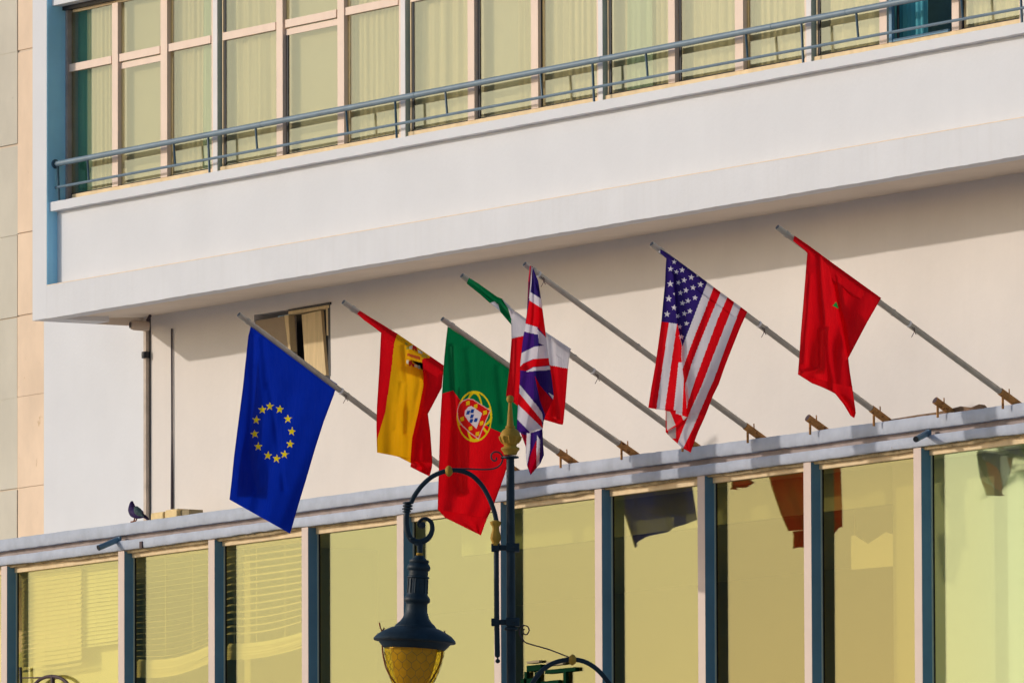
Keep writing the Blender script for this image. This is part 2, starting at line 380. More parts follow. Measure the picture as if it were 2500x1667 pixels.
# rooms behind the lower windows
zc = Z_LG+.02
box('room_wall', (px_x[0]-5, XR+3, 9.1, 9.3, Z_FLOOR-2, zc+.3), M['inwall'], BL)
box('room_ceiling', (px_x[0]-5, XR+3, Y_LG+.05, 9.1, zc, zc+.12), M['inceil'], BL)
box('room_floor', (px_x[0]-5, XR+3, Y_LG+.02, 9.1, Z_FLOOR-2.2, Z_FLOOR-2), M['inwall'], BL)
M['sunboard'] = mat('ceiling_stand_in', (.50, .52, .42), .9, .03, .6)
zbk = ZY(1767, 1279, .8)
box('sun_catch_board', (px_x[5]+.2, XY(2184, 1300, .8), .8, .9, zbk, zc-.001), M['sunboard'], BL)  # added board that catches sun, standing in for the lighter ceiling
box('room_side', (px_x[0]-5.2, px_x[0]-5, Y_LG+.02, 9.3, Z_FLOOR-2.2, zc+.12), M['inwall'], BL)
xs = XY(2184, 1400, .8)
box('partition', (xs+.002, XR, .78, 1.0, Z_FLOOR-2, zc-.001), M['panel'], BL)
box('stub_wall', (XY(700, 1400, 1.2), XY(700, 1400, 1.2)+.15, .6, 2.4, Z_FLOOR-2, zc-.001), M['inwall'], BL)
lowwall = MB().box(XWL-6, XR, .05, .35, 0, Z_FLOOR); lowwall.build('base_wall', M['wall'], BL)

# hanging white panel in the room
pa = onY(2084, 1387, 1.1); pb = onY(2184, 1302, 1.1)
M['sheet'] = mat('pale_sheet', (.88, .88, .78), .9, .04)
hp = empty('hanging_panel', (pa.x+.4, 1.1, pa.z), 'square pale panel hanging behind the window second from the right', 'panel')
q = MB(); ptz = [(2078, 1390), (2184, 1381), (2184, 1306), (2163, 1298), (2119, 1327), (2086, 1306), (2078, 1308)]
pv = [onY(a, b, 1.1) for a, b in ptz]; nq = len(pv)
q.v += pv+[Vector((v.x, 1.13, v.z)) for v in pv]; q.f.append(tuple(range(nq))); q.f.append(tuple(reversed(range(nq, 2*nq))))
for i in range(nq): q.f.append((i, (i+1) % nq, nq+(i+1) % nq, nq+i))
q.build('panel_sheet', M['sheet'], hp)
MB().tube([onY(2088, 1306, 1.1), onY(2088, 1250, 1.1)], .008, 6).build('hanging_wire', M['inwall'], hp)

# ---- venetian blinds behind the three left windows
def blind(label, pxl, pxr, zt, zb, pitch, tilt, m, sagging, bunch, y=.30):
    xa, xb = XY(pxl, 1450, y), XY(pxr, 1450, y)
    t = empty('venetian_blind', ((xa+xb)/2, y, zb), label, 'blind', 'venetian blinds in the lower left windows')
    n = int((zt-zb)/pitch)
    def slat(z, th, sg, wd=.055):
        mb = MB(); k = 8
        for i in range(k+1):
            s_ = i/k; x = xa+(xb-xa)*s_; dz = sg*(s_-.5)*1.0-abs(sg)*.9*(math.sin(math.pi*s_))
            c_, s2 = math.cos(th), math.sin(th)
            nn = len(mb.v)
            mb.v += [Vector((x, y-wd/2*c_, z+dz-wd/2*s2)), Vector((x, y, z+dz+.004)), Vector((x, y+wd/2*c_, z+dz+wd/2*s2))]
            if i: mb.f += [(nn-3, nn, nn+1, nn-2), (nn-2, nn+1, nn+2, nn-1)]
        mb.build('slat', m, t)
    for i in range(n):
        f_ = i/max(1, n-1)
        slat(zt-pitch*i-.03, tilt+rnd.uniform(-.05, .05), sagging*f_*f_+.003*math.sin(i*.7), pitch*1.05 if tilt > .9 else .055)
    for i in range(bunch):
        slat(zb-.02-.03*i, .9+rnd.uniform(-.2, .2), sagging*1.1+rnd.uniform(-.01, .01), .06)
    box('head_rail', (xa, xb, y-.03, y+.03, zt-.02, zt+.03), m, t)
    rail_ = MB(); 
    for xx in (.12, .42, .8):
        x = xa+(xb-xa)*xx; rail_.box(x, x+.008, y-.036, y-.034, zb-.03, zt)
    rail_.build('ladder_cord', m, t)
zt = Z_LG-.03
zb3 = ZY(640, 1585, .3); 
blind('ivory blind with bold open slats above a bare strip, third window from the left', 556, 738, zt, ZY(640, 1558, .3), .082, .55, M['slat'], .045, 6)
blind('ivory blind with thin open slats and a sagging hem, second window from the left', 336, 512, zt, ZY(420, 1592, .3), .066, .22, M['slat'], .075, 7)
blind('closed ivory blind filling the left part of the leftmost window', 54, 199, zt, ZY(120, 1625, .3), .055, 1.15, M['slat'], .01, 1)
blind('paler blind hanging a bit further back in the leftmost window', 200, 292, zt, ZY(250, 1567, .34), .05, 1.2, M['slat2'], .008, 1, y=.36)
box_ = MB(); a1 = onY(205, 1574, .34); a2 = onY(290, 1558, .34)
tg = MB().box(XY(42, 1500, .5), XY(292, 1500, .5), .50, .52, 9.0, ZY(150, 1580, .5)).build('net_curtain', M['slat2']); tag(tg, 'pale yellow net curtain under the blinds of the leftmost window', 'curtain')

# dark arch standing in for a lamp arm mirrored in the leftmost window
ab = MB(); Yb = .10
arc = [onY(126+47*math.cos(a), 1690-40*math.sin(a), Yb) for a in [math.pi*i/16 for i in range(17)]]
o = empty('mirrored_arch', (arc[8].x, Yb, arc[0].z-.3), 'dark arch with a thin rod standing in for a mirrored lamp arm, leftmost window', 'reflection stand-in')
MB().tube(arc, .022, 8).build('mirrored_bow', M['brown'], o)
MB().tube([onY(54, 1654, Yb), onY(128, 1652, Yb)], .008, 6).build('rod', M['brown'], o)  # thin rod of the mirrored lamp arm stand-in
MB().tube([onY(128, 1647, Yb), onY(129, 1667, Yb)], .03, 8).build('mirrored_knob', M['brown'], o)
MB().tube([onY(50, 1628, Yb), onY(52, 1700, Yb)], .02, 8).build('mirrored_upright', M['dark'], o)
# green boxes standing in for a blurred mirrored shape by the lamp post
gs = empty('green_reflection', onY(1340, 1667, .13), 'dark green boxes on legs standing in for a blurred reflection right of the lamp post', 'mirrored shape')
def g(x, y): return (850+x/2.766, 1100+y/2.766)
Yg = .13
def gbox(name, x0, x1, y0, y1, m, d=.05):
    a = onY(*g(x0, y1), Yg); b = onY(*g(x1, y0), Yg)
    MB().box(a.x, b.x, Yg, Yg+d, min(a.z, b.z), max(a.z, b.z)).build(name, m, gs)
gbox('box', 1205, 1300, 1440, 1490, M['greenshape']); gbox('box', 1330, 1535, 1458, 1505, M['greenshape'])
gbox('box', 1205, 1290, 1412, 1436, M['greybox'], .04); gbox('box', 1335, 1450, 1412, 1452, M['greybox'], .04)
for x in (1190, 1262, 1455): gbox('leg', x, x+14, 1490, 2300, M['greenshape'], .04)
gbox('reflection_shelf', 1165, 1275, 1530, 1575, M['greenshape']); gbox('reflection_shelf', 1300, 1420, 1545, 1580, M['greenshape'])

# ------------------------------------------------------------------ upper windows
# bays: left px, right px of glass, kind
bays = [(169, 275.5, 'a'), (293, 394, 's'), (413, 518, 'c'), (549, 676.6, 'c'), (702, 825, 's'), (845, 976, 'c'), (1008, 1144, 'c'), (1170, 1299, 's'),
        (1320, 1459, 'c'), (1490, 1634, 'm'), (1661, 1797, 'c2'), (1820, 1967, 'c'), (2000, 2150, 'c'), (2192, 2325, 'o'), (2350, 2492, 'c'), (2530, 2690, 'c'), (2712, 2870, 's'), (2892, 3060, 'c'), (3092, 3260, 'c'), (3282, 3440, 's')]
X_ = lambda p, Y=Y_GL: XY(p, 200, Y)
mull = [(275.5, 289.5), (394, 410), (677, 692), (826, 842), (1144, 1160), (1299, 1316), (1634, 1650), (1797, 1817), (2150, 2168), (2327, 2344), (2690, 2709), (2870, 2890), (3260, 3279)]
posts = [(518, 549), (976, 1008), (1459, 1490), (1967, 2000), (2492, 2527), (3060, 3092)]
box('bottom_rail', (XF1+.14, XR, Y_FR, Y_GL+.02, Z_SILL1+.005, Z_GB), M['rail_frame'], BL)
box('top_rail', (XF1+.14, XR, Y_FR+.01, Y_GL+.02, Z_GT, Z_GT+.06), M['rail_frame'], BL)
jb = box('jamb', (XF1+.007, XF1+.06, Y_FR-.02, Y_GL+.03, Z_SILL1, Z_HEAD), M['groove'], BL)
box('jamb', (XF1+.007, XF1+.03, Y_FR+.02, Y_GL+.01, Z_SILL1+.05, Z_GT), M['rail_frame'], BL)
for a, b in mull:
    m_ = box('mullion', (X_(a, Y_FR), X_(b, Y_FR), Y_FR-.012, Y_GL+.02, Z_GB, Z_GT), M['frame'], BL)
for a, b in posts:
    xa, xb = X_(a+1, Y_FR), X_(b-12, Y_FR)
    w = xb-xa
    t = box('post', (xa, xa+w*.3, Y_FR-.015, Y_GL+.02, Z_SILL1+.01, Z_GT+.05), M['frame'], BL)
    box('cover_or_shade_strip', (xa+w*.34, xa+w*.92, Y_FR-.03, Y_GL+.02, Z_SILL1+.01, Z_GT+.05), M['whitepost'], t)
    box('cover_or_shade_strip', (xa+w*.92, xa+w*.94, Y_FR-.025, Y_GL+.02, Z_SILL1+.012, Z_GT+.045), M['seal_shade'], t)  # thin grey-green layer puts shade on the white strip's side
    box('cover_or_shade_strip', (xa+w*1.12, xa+w*1.24, Y_FR+.02, Y_GL+.02, Z_SILL1+.03, Z_GT+.04), M['rail_frame'], t)
for k, (a, b, kind) in enumerate(bays):
    xa, xb = X_(a), X_(b)
    x0, x1 = xa-.0, xb+.0
    f = box('window', (x0, x1+.01, Y_FR+.004, Y_GL+.015, Z_T0, Z_T1), M['frame'], BL)     # the transom carries the panes
    MB().box(x0-.03, x1+.02, Y_GL, Y_GL+.006, Z_T1, Z_GT).build('pane', G_up, f)
    if kind != 'o':
        MB().box(x0-.03, x1+.02, Y_GL+.001, Y_GL+.007, Z_GB, Z_T0).build('pane', G_up, f)
    if kind in ('s', 'c2'):
        mb = MB(); w = .055; ys0, ys1 = Y_FR+.03, Y_GL+.012
        mb.box(x0-.075, x0-.045, ys0-.01, ys1, Z_GB, Z_T0-.012).box(x0-.03, x1, ys0, ys1, Z_T0-.09, Z_T0-.016)
        mb.build('sash_frame', M['frame'], f)
        MB().box(x0-.02, x0+.022, Y_GL-.004, ys1, Z_GB, Z_T0-.09).build('gasket', M['dark'], f)
    else:
        MB().box(x0-.006, x0+.028, Y_GL-.005, Y_GL+.01, Z_GB, Z_T0).build('gasket', M['dark'], f)
        MB().box(x0-.006, x0+.028, Y_GL-.005, Y_GL+.01, Z_T1, Z_GT).build('gasket', M['dark'], f)
    if kind == 'o':
        mb = MB(); mb.box(x0-.075, x0-.02, Y_FR-.03, Y_FR+.01, Z_GB, Z_T0-.02).box(x0-.02, x1, Y_FR-.02, Y_FR+.01, Z_GB, Z_GB+.03)
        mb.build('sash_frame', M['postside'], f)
    MB().box(x0, x1, Y_GL-.002, Y_GL+.004, Z_GB, Z_GB+.02).build('gasket', M['dark'], f)

def curtain(label, pxa, pxb, y, m, amp, waves, seed, z0=Z_GB-.1, z1=Z_GT+.12, fan=0.0, name='curtain', group='curtains in the upper windows'):
    r = random.Random(seed); xa, xb = X_(pxa, y), X_(pxb, y); mb = MB(); n = int(waves*10); rows = 9
    ph = [r.uniform(0, 6.28) for _ in range(4)]
    for j in range(rows+1):
        z = z0+(z1-z0)*j/rows
        for i in range(n+1):
            s_ = i/n; wv = s_*waves*2*math.pi
            xx = xa+(xb-xa)*s_+fan*(1-j/rows)*(s_-.5)*(xb-xa)
            yy = y+amp*(math.sin(wv+ph[0]+.35*math.sin(j*.5+ph[1]))+.5*math.sin(wv*.47+ph[2])+.35*math.sin(wv*2.1+ph[3]))
            mb.v.append(Vector((xx, yy, z)))
    for j in range(rows):
        for i in range(n):
            a0 = j*(n+1)+i; mb.f.append((a0, a0+1, a0+n+2, a0+n+1))
    o = mb.build(name, m, None, smooth=True); tag(o, label, 'curtain', group); return o
nth = ['first', 'second', 'third', 'fourth', 'fifth', 'sixth', 'seventh', 'eighth', 'ninth', 'tenth', 'eleventh', 'twelfth', 'thirteenth', 'fourteenth', 'fifteenth', 'sixteenth', 'seventeenth', 'eighteenth', 'nineteenth', 'twentieth']
for k, (a, b, kind) in enumerate(bays):
    if kind == 'a':
        curtain('cream curtain filling the right half of the leftmost upper window', 220, b+6, Y_GL+.10, M['curtain'], .010, 6, k)
        curtain('teal curtain gathered narrow at the dark left edge of the leftmost upper window', 192, 220, Y_GL+.12, M['teal'], .016, 4, 40+k)
        curtain('pale mint curtain edge between the teal and cream ones, leftmost upper window', 212, 227, Y_GL+.09, M['mint'], .008, 2, 60+k)
    elif kind == 's' :
        if k == 7:
            curtain('flat greyish net curtain in the eighth upper window from the left', a-8, 1266, Y_GL+.13, M['sheer'], .002, 2, k)
            curtain('narrow yellowish curtain at the right edge of the eighth upper window', 1264, b+6, Y_GL+.11, M['curtain'], .011, 3, 90+k)
        else:
            curtain('flat smooth greyish-green net curtain in the %s upper window from the left' % nth[k], a-8, b+6, Y_GL+.12, M['sheer'], .002, 2, k)
    elif kind == 'm':
        curtain('flat net curtain at the left of the tenth upper window', a-8, 1534, Y_GL+.13, M['sheer'], .002, 2, k)
        curtain('yellowish curtain edge beside the mint curtain, tenth upper window', 1524, 1548, Y_GL+.12, M['curtain'], .009, 2, 30+k)
        curtain('pale mint curtain with loose folds in the tenth upper window from the left', 1536, 1592, Y_GL+.09, M['mint'], .014, 4, 20+k, fan=.15)
        curtain('cream curtain at the right of the tenth upper window', 1588, b+6, Y_GL+.12, M['curtain'], .010, 4, 50+k)
    elif kind == 'o':
        curtain('bright blue teal curtain at the left of the open upper window', a-6, 2262, Y_GL+.14, M['teal2'], .018, 5, k)
    else:
        curtain('cream pleated curtain in the %s upper window from the left' % nth[k], a-8, b+6, Y_GL+.10, M['curtain'], (.020, .014, .011)[k % 3], (5, 7, 10)[k % 3], k)
curtain('knotted pale mint curtain tail at the right edge of the third upper window', 499, 517, Y_GL+.07, M['mint'], .008, 3, 77, fan=.3)

# railing
RL = MB().tube([(XF1+.05, Y_RAIL, 16.715), (XR, Y_RAIL, 16.735)], .036, 14).build('railing', M['rail'], BL, smooth=True)
MB().tube([(XF1+.02, Y_RAIL, 16.42), (XR, Y_RAIL, 16.40)], .017, 8).build('lower_rail', M['rail'], RL, smooth=True)
for p in (213.5, 424, 624, 845, 1087.5, 1320, 1577.5, 1822, 2092, 2348):
    x = XY(p, 300, Y_RAIL); MB().tube([(x, Y_RAIL, 16.70), (x+.035, Y_RAIL+.002, 16.42)], .014, 8).build('baluster', M['rod'], RL, smooth=True)
for p in (141, 508, 965, 1447, 1958, 2493):
    x = XY(p, 300, Y_RAIL); MB().tube([(x, Y_RAIL, 16.70), (x+.03, Y_RAIL+.002, 16.24)], .015, 8).build('baluster', M['rod'], RL, smooth=True)
for p in (640, 1015, 1470, 1888, 2070):
    x = XY(p, 300, Y_RAIL); MB().lathe([(.0365, 0), (.0385, .004), (.0365, .010)], (x, Y_RAIL, 16.715+.02*(x-XF1)/(XR-XF1)), Vector((1, 0, 0)), 14).build('rail_joint', M['rod'], RL)
MB().lathe([(.055, 0), (.06, .01), (.045, .02)], (XF1+.004, Y_RAIL, 16.715), Vector((1, 0, 0)), 12).build('wall_plate', M['rod'], RL)
for p in (305, 377, 807, 1190, 1280, 1663, 1780, 2183, 2308):
    x = XY(p, 300, Y_FR); MB().box(x, x+.05, Y_FR-.004, Y_FR+.004, Z_SILL1+.035, Z_SILL1+.05).build('weep_slot', M['dark'], BL)

# ------------------------------------------------------------------ stone building on the left
SB = empty('stone_building', (-16, 2.2, 0), 'neighbouring building clad in large pale travertine slabs at the left edge', 'building')
YS = 1.75
box('wall', (-26, XWL+.6, YS+.02, YS+.5, 0, 24), M['joint'], SB)
xj = XY(43, 900, YS); zz = [8.0, 9.28, 10.5, 11.78, 12.98, 14.16, 15.2, 16.26, 17.42, 18.62, 19.8, 21, 22.2, 23.4]
slab_mesh = {}
for c, (xa, xb) in enumerate(((xj-4.0, xj-2.0), (xj-2.0, xj), (xj, XWL+.55))):
    for i in range(len(zz)-1):
        dz = rnd.uniform(-.012, .012); g_ = .006
        box('stone_slab', (xa+g_, xb-g_, YS+rnd.uniform(-.008, .004), YS+.025, zz[i]+g_+dz, zz[i+1]-g_+dz), M['stone'] if c == 2 else M['stone2'], SB)

# ------------------------------------------------------------------ things on the cream wall
x = XY(355.5, 1000, Y_WALL-.05)
dp = empty('drainpipe', (x, Y_WALL-.05, 12.2), 'thin brown drainpipe running up the cream wall left of the cable', 'pipe')
MB().box(x-.038, x+.024, Y_WALL-.06, Y_WALL-.004, 12.0, 14.86).build('pipe', M['pipe'], dp, smooth=True)
MB().box(x+.034, x+.044, Y_WALL-.012, Y_WALL-.001, 12.1, 14.87).build('mortar_gap', M['dark'], dp)
MB().lathe([(.05, 0), (.052, .04), (.05, .08)], (x, Y_WALL-.05, 14.36)).build('pipe_bracket', M['dark'], dp)
cb = MB(); x2 = XY(419.5, 1000, Y_WALL-.02)
cb.tube([(x2, Y_WALL-.02, ZY(419, 803, Y_WALL)), (x2+.004, Y_WALL-.02, 13.4), (x2, Y_WALL-.02, ZY(420, 1243, Y_WALL))], [.012, .012, .018], 8)
tag(cb.build('cable', M['cable'], smooth=True), 'straight dark cable going down the cream wall to the yellowed boxes', 'cable')
for (a, b, c_, d_, lb, dark) in ((368.5, 399, 1248, 1275, 'plain yellowed junction box standing next to the drainpipe', False), (403, 433, 1241, 1275, 'yellowed junction box under the dark cable', True)):
    yb = .95
    p0 = onY(a, d_, yb); p1 = onY(b, c_, yb); e = empty('junction_box', (p0.x, yb, p0.z), lb, 'box', 'junction boxes at the foot of the wall')
    MB().box(p0.x, p1.x, yb, yb+.3, p0.z-.1, p1.z).build('housing', M['ybox'], e, bevel=.01)
    MB().box(p0.x+.01, p1.x-.01, yb-.006, yb, p0.z-.05, p1.z-.02).build('lid', M['ybox'], e)
    MB().box(p1.x+.004, p1.x+.05 if not dark else p1.x+.20, yb+.05, yb+.25, p0.z-.08, p1.z-.02).build('side_cover', M['cable'] if not dark else M['greybox'], e)
fx = empty('camera_housing', onY(330, 800, 1.2), 'small round beige lamp fitting under the left corner of the overhang', 'lamp')
c_ = onY(318, 793, 1.15); MB().lathe([(.02, 0), (.055, .01), (.065, .05), (.065, .2), (.05, .24)], c_, Vector((.35, 1, -.06)), 16).build('body', mat('fitting_plastic', (.52, .42, .34), .5), fx, smooth=True)
MB().lathe([(.045, 0), (.03, .006)], c_-Vector((.0, .006, 0)), Vector((-.35, -1, .06)), 14).build('lens', M['cable'], fx)
MB().tube([c_+Vector((.06, .2, .03)), c_+Vector((.07, .25, .13))], .02, 8).build('mount', M['cable'], fx)

# ---- blue drain spouts from the groove
def spout(p0, p1, label, r):
    a = onY(*p0, .02); b = onY(*p1, -.28)
    o = empty('drain_spout', a, label, 'spout', 'blue drain spouts in the canopy groove')
    MB().tube([a, b], r, 12, cap=False).build('tube', M['blue'], o, smooth=True)
    d = (b-a).normalized()
    MB().lathe([(r*.86, 0), (r*.86, .002)], b-d*.004, d, 12).build('mouth', M['dark'], o)
    MB().box(a.x-.02, a.x+.05, .0, .03, a.z-.03, a.z+.03).build('collar', M['blue'], o)
spout((290, 1316), (240, 1337), 'longer blue spout poking out of the canopy above the second window from the left', .036)
spout((2266, 1056), (2236, 1072), 'short blue spout above the rightmost post', .034)
bb = MB().box(XY(340, 1330, -.03), XY(346, 1330, -.03), -.03, .0, ZY(343, 1338, 0), ZY(343, 1322, 0)).build('anchor_bolt', M['brown']); tag(bb, 'small corroded anchor stub on the lower band right of the longer blue spout', 'bolt')

# ------------------------------------------------------------------ flag poles
k_ = 2500/2352
YB = .20
base = {}
bx = [(1335, 1055), (1475, 1037), (1615, 1016), (1765, 1000), (2055, 960), (2352, 915)]
xs_ = [XY(a*k_, b*k_, YB) for a, b in bx]
dx = (xs_[-1]-xs_[0])/7.0
X_EU = xs_[0]-2*dx
holders = {'eu': X_EU, 'e1': xs_[0]-dx, 'sp': xs_[0], 'pt': xs_[1], 'it': xs_[2], 'uk': xs_[3], 'e2': (xs_[3]+xs_[4])/2, 'us': xs_[4], 'e3': (xs_[4]+xs_[5])/2, 'mo': xs_[5]}
tips = {'eu': (583, 768), 'sp': (838.5, 737.5), 'pt': (1080, 779), 'it': (1128, 673), 'uk': (1281, 645), 'us': (1591, 596), 'mo': (1898, 555)}
POLE = {}
def holder(key, o):
    X = holders[key]
    dirn = Vector((0, -3.15, 1.80)).normalized() if key not in POLE else (POLE[key][0]-POLE[key][1]).normalized()
    b = Vector((X, YB, B0-.04)) if key not in POLE else POLE[key][1]
    a = b-dirn*.10
    t = b+dirn*.36
    MB().tube([a, t], .042, 14).build('sleeve', M['rust'], o, smooth=True)
    MB().lathe([(.038, 0), (.038, .003)], t-dirn*.001, dirn, 12).build('sleeve_mouth', M['brown'], o)
    s_ = t-dirn*.04
    MB().tube([s_, Vector((s_.x, s_.y, B0-.05))], .014, 6).build('support_rod', M['rust'], o)
    bt = b+dirn*.22
    MB().tube([bt+Vector((0, 0, .03)), bt+Vector((.01, -.01, .10))], .007, 6).build('bolt', M['rust'], o)
flagname = {'eu': 'blue flag with yellow stars', 'sp': 'red and yellow striped flag', 'pt': 'green and red flag with a crest', 'it': 'green white and red flag', 'uk': 'narrow folded red white and purple flag', 'us': 'stars and stripes flag', 'mo': 'plain red flag'}
for key in ('eu', 'sp', 'pt', 'it', 'uk', 'us', 'mo'):
    X = holders[key]; T = onX(*tips[key], X); b = Vector((X, YB, B0-.04))
    POLE[key] = (T, b)
    o = empty('flagpole', b, 'slanting grey flagpole carrying the %s' % flagname[key], 'flagpole', 'slanting flagpoles on the canopy')
    d = (T-b).normalized()
    MB().tube([b+d*.1, b+d*1.2, T], [.036, .034, .031], 14).build('pole', M['steel'], o, smooth=True)
    MB().lathe([(.026, 0), (.026, .004)], T+d*.001, d, 12).build('open_end', M['dark'], o)
    MB().lathe([(.038, 0), (.039, .02), (.038, .04)], T-d*.16, d, 12).build('joint_ring', M['steel'], o)
    c2 = T-d*1.72
    MB().lathe([(.037, 0), (.040, .01), (.037, .03)], c2, d, 12).build('joint_ring', M['steel'], o)
    r_ = random.Random(len(key)*7+ord(key[0])); hs = {'eu': 1.62, 'sp': 1.95, 'pt': 1.75, 'it': 2.0, 'uk': .22, 'us': 1.62, 'mo': 1.95}[key]
    for q in (hs,):
        p_ = T-d*q; MB().lathe([(.039, 0), (.042, .012), (.039, .024)], p_, d, 10).build('cord_wrap', M['cable'] if q < .2 else M['whitepost'], o)
        for w_ in range(2): MB().tube(spin([p_, p_+Vector((.04, .02+.02*w_, -.05)), p_+Vector((.05, .05-.06*w_, -.11-.03*w_))], 4), .004, 5).build('cord_end', M['brown'], o)
    holder(key, o)
for key, lb in (('e1', 'empty rusty pole holder hidden behind the lamp post, between the second and third sloping poles'), ('e2', 'empty rusty pole holder left of the plain red flag, with an open mouth'), ('e3', 'empty rusty pole holder near the right end above loose roofing felt')):
    o = empty('pole_holder', Vector((holders[key], YB, B0-.04)), lb, 'pole holder', 'empty pole holders on the canopy'); holder(key, o)
# strip of loose felt
ft = MB(); pts = [(2175, 1021), (2240, 1010), (2290, 1003), (2345, 989), (2370, 992), (2390, 984), (2398, 994)]
vs = [onY(a, b+2.5, .12) for a, b in pts]; n = len(vs)
for v in vs: ft.v += [v, Vector((v.x, .12, B0-.03)), Vector((v.x, .28, B0-.03)), Vector((v.x, .20, v.z-.004))]
for i in range(n-1):
    a0 = i*4
    for j in range(4): ft.f.append((a0+j, a0+(j+1) % 4, a0+4+(j+1) % 4, a0+4+j))
tag(ft.build('roofing_felt', M['pipe2']), 'curled brown strip of roofing felt on the canopy edge near the right end', 'roofing')

# ------------------------------------------------------------------ flags
def inpoly(x, y, P):
    c = False; n = len(P); j = n-1
    for i in range(n):
        if (P[i][1] > y) != (P[j][1] > y) and x < (P[j][0]-P[i][0])*(y-P[i][1])/(P[j][1]-P[i][1])+P[i][0]: c = not c
        j = i
    return c
def interp_poly(P, y):       # x of a top-to-bottom polyline at height y
    for a, b in zip(P, P[1:]):
        if a[1] <= y <= b[1] or b[1] <= y <= a[1]:
            t = 0 if b[1] == a[1] else (y-a[1])/(b[1]-a[1]); return a[0]+(b[0]-a[0])*t
    return P[0][0] if y < P[0][1] else P[-1][0]
def dist_seg(x, y, P):
    best = 1e9
    for a, b in zip(P, P[1:]):
        dx_, dy_ = b[0]-a[0], b[1]-a[1]; t = max(0, min(1, ((x-a[0])*dx_+(y-a[1])*dy_)/(dx_*dx_+dy_*dy_+1e-9)))
        best = min(best, math.hypot(x-a[0]-dx_*t, y-a[1]-dy_*t))
    return best
def cr(a, b, c, d, t): return .5*(2*b+(c-a)*t+(2*a-5*b+4*c-d)*t*t+(3*b-a-3*c+d)*t**3)
def cloth_mat(name, rough=.75):
    m = bpy.data.materials.new(name); m.use_nodes = True; n = m.node_tree.nodes; L = m.node_tree.links
    p = n['Principled BSDF']; p.inputs['Roughness'].default_value = rough; p.inputs['Specular IOR Level'].default_value = .15
    at = n.new('ShaderNodeAttribute'); at.attribute_name = 'print'
    g = n.new('ShaderNodeNewGeometry'); t = n.new('ShaderNodeTexNoise'); t.inputs['Scale'].default_value = 5; t.inputs['Detail'].default_value = 5
    L.new(g.outputs['Position'], t.inputs['Vector'])
    mr = n.new('ShaderNodeMapRange'); mr.inputs['To Min'].default_value = .86; mr.inputs['To Max'].default_value = 1.12; L.new(t.outputs['Fac'], mr.inputs['Value'])
    mx = n.new('ShaderNodeMix'); mx.data_type = 'RGBA'; mx.blend_type = 'MULTIPLY'; mx.inputs['Factor'].default_value = 1
    L.new(at.outputs['Color'], mx.inputs['A']); L.new(mr.outputs[0], mx.inputs['B']); L.new(mx.outputs['Result'], p.inputs['Base Color'])
    w = n.new('ShaderNodeTexNoise'); w.inputs['Scale'].default_value = 7; w.inputs['Detail'].default_value = 3
    mp = n.new('ShaderNodeMapping'); mp.inputs['Scale'].default_value = (2.5, 2.5, .5); L.new(g.outputs['Position'], mp.inputs['Vector']); L.new(mp.outputs[0], w.inputs['Vector'])
    b = n.new('ShaderNodeBump'); b.inputs['Strength'].default_value = .55; b.inputs['Distance'].default_value = .045; L.new(w.outputs['Fac'], b.inputs['Height']); L.new(b.outputs[0], p.inputs['Normal'])
    tr = n.new('ShaderNodeBsdfTranslucent'); L.new(mx.outputs['Result'], tr.inputs['Color'])
    ms = n.new('ShaderNodeMixShader'); ms.inputs[0].default_value = .42
    L.new(p.outputs[0], ms.inputs[1]); L.new(tr.outputs[0], ms.inputs[2]); L.new(ms.outputs[0], n['Material Output'].inputs['Surface'])
    return m
CLOTH = cloth_mat('flag_cloth')
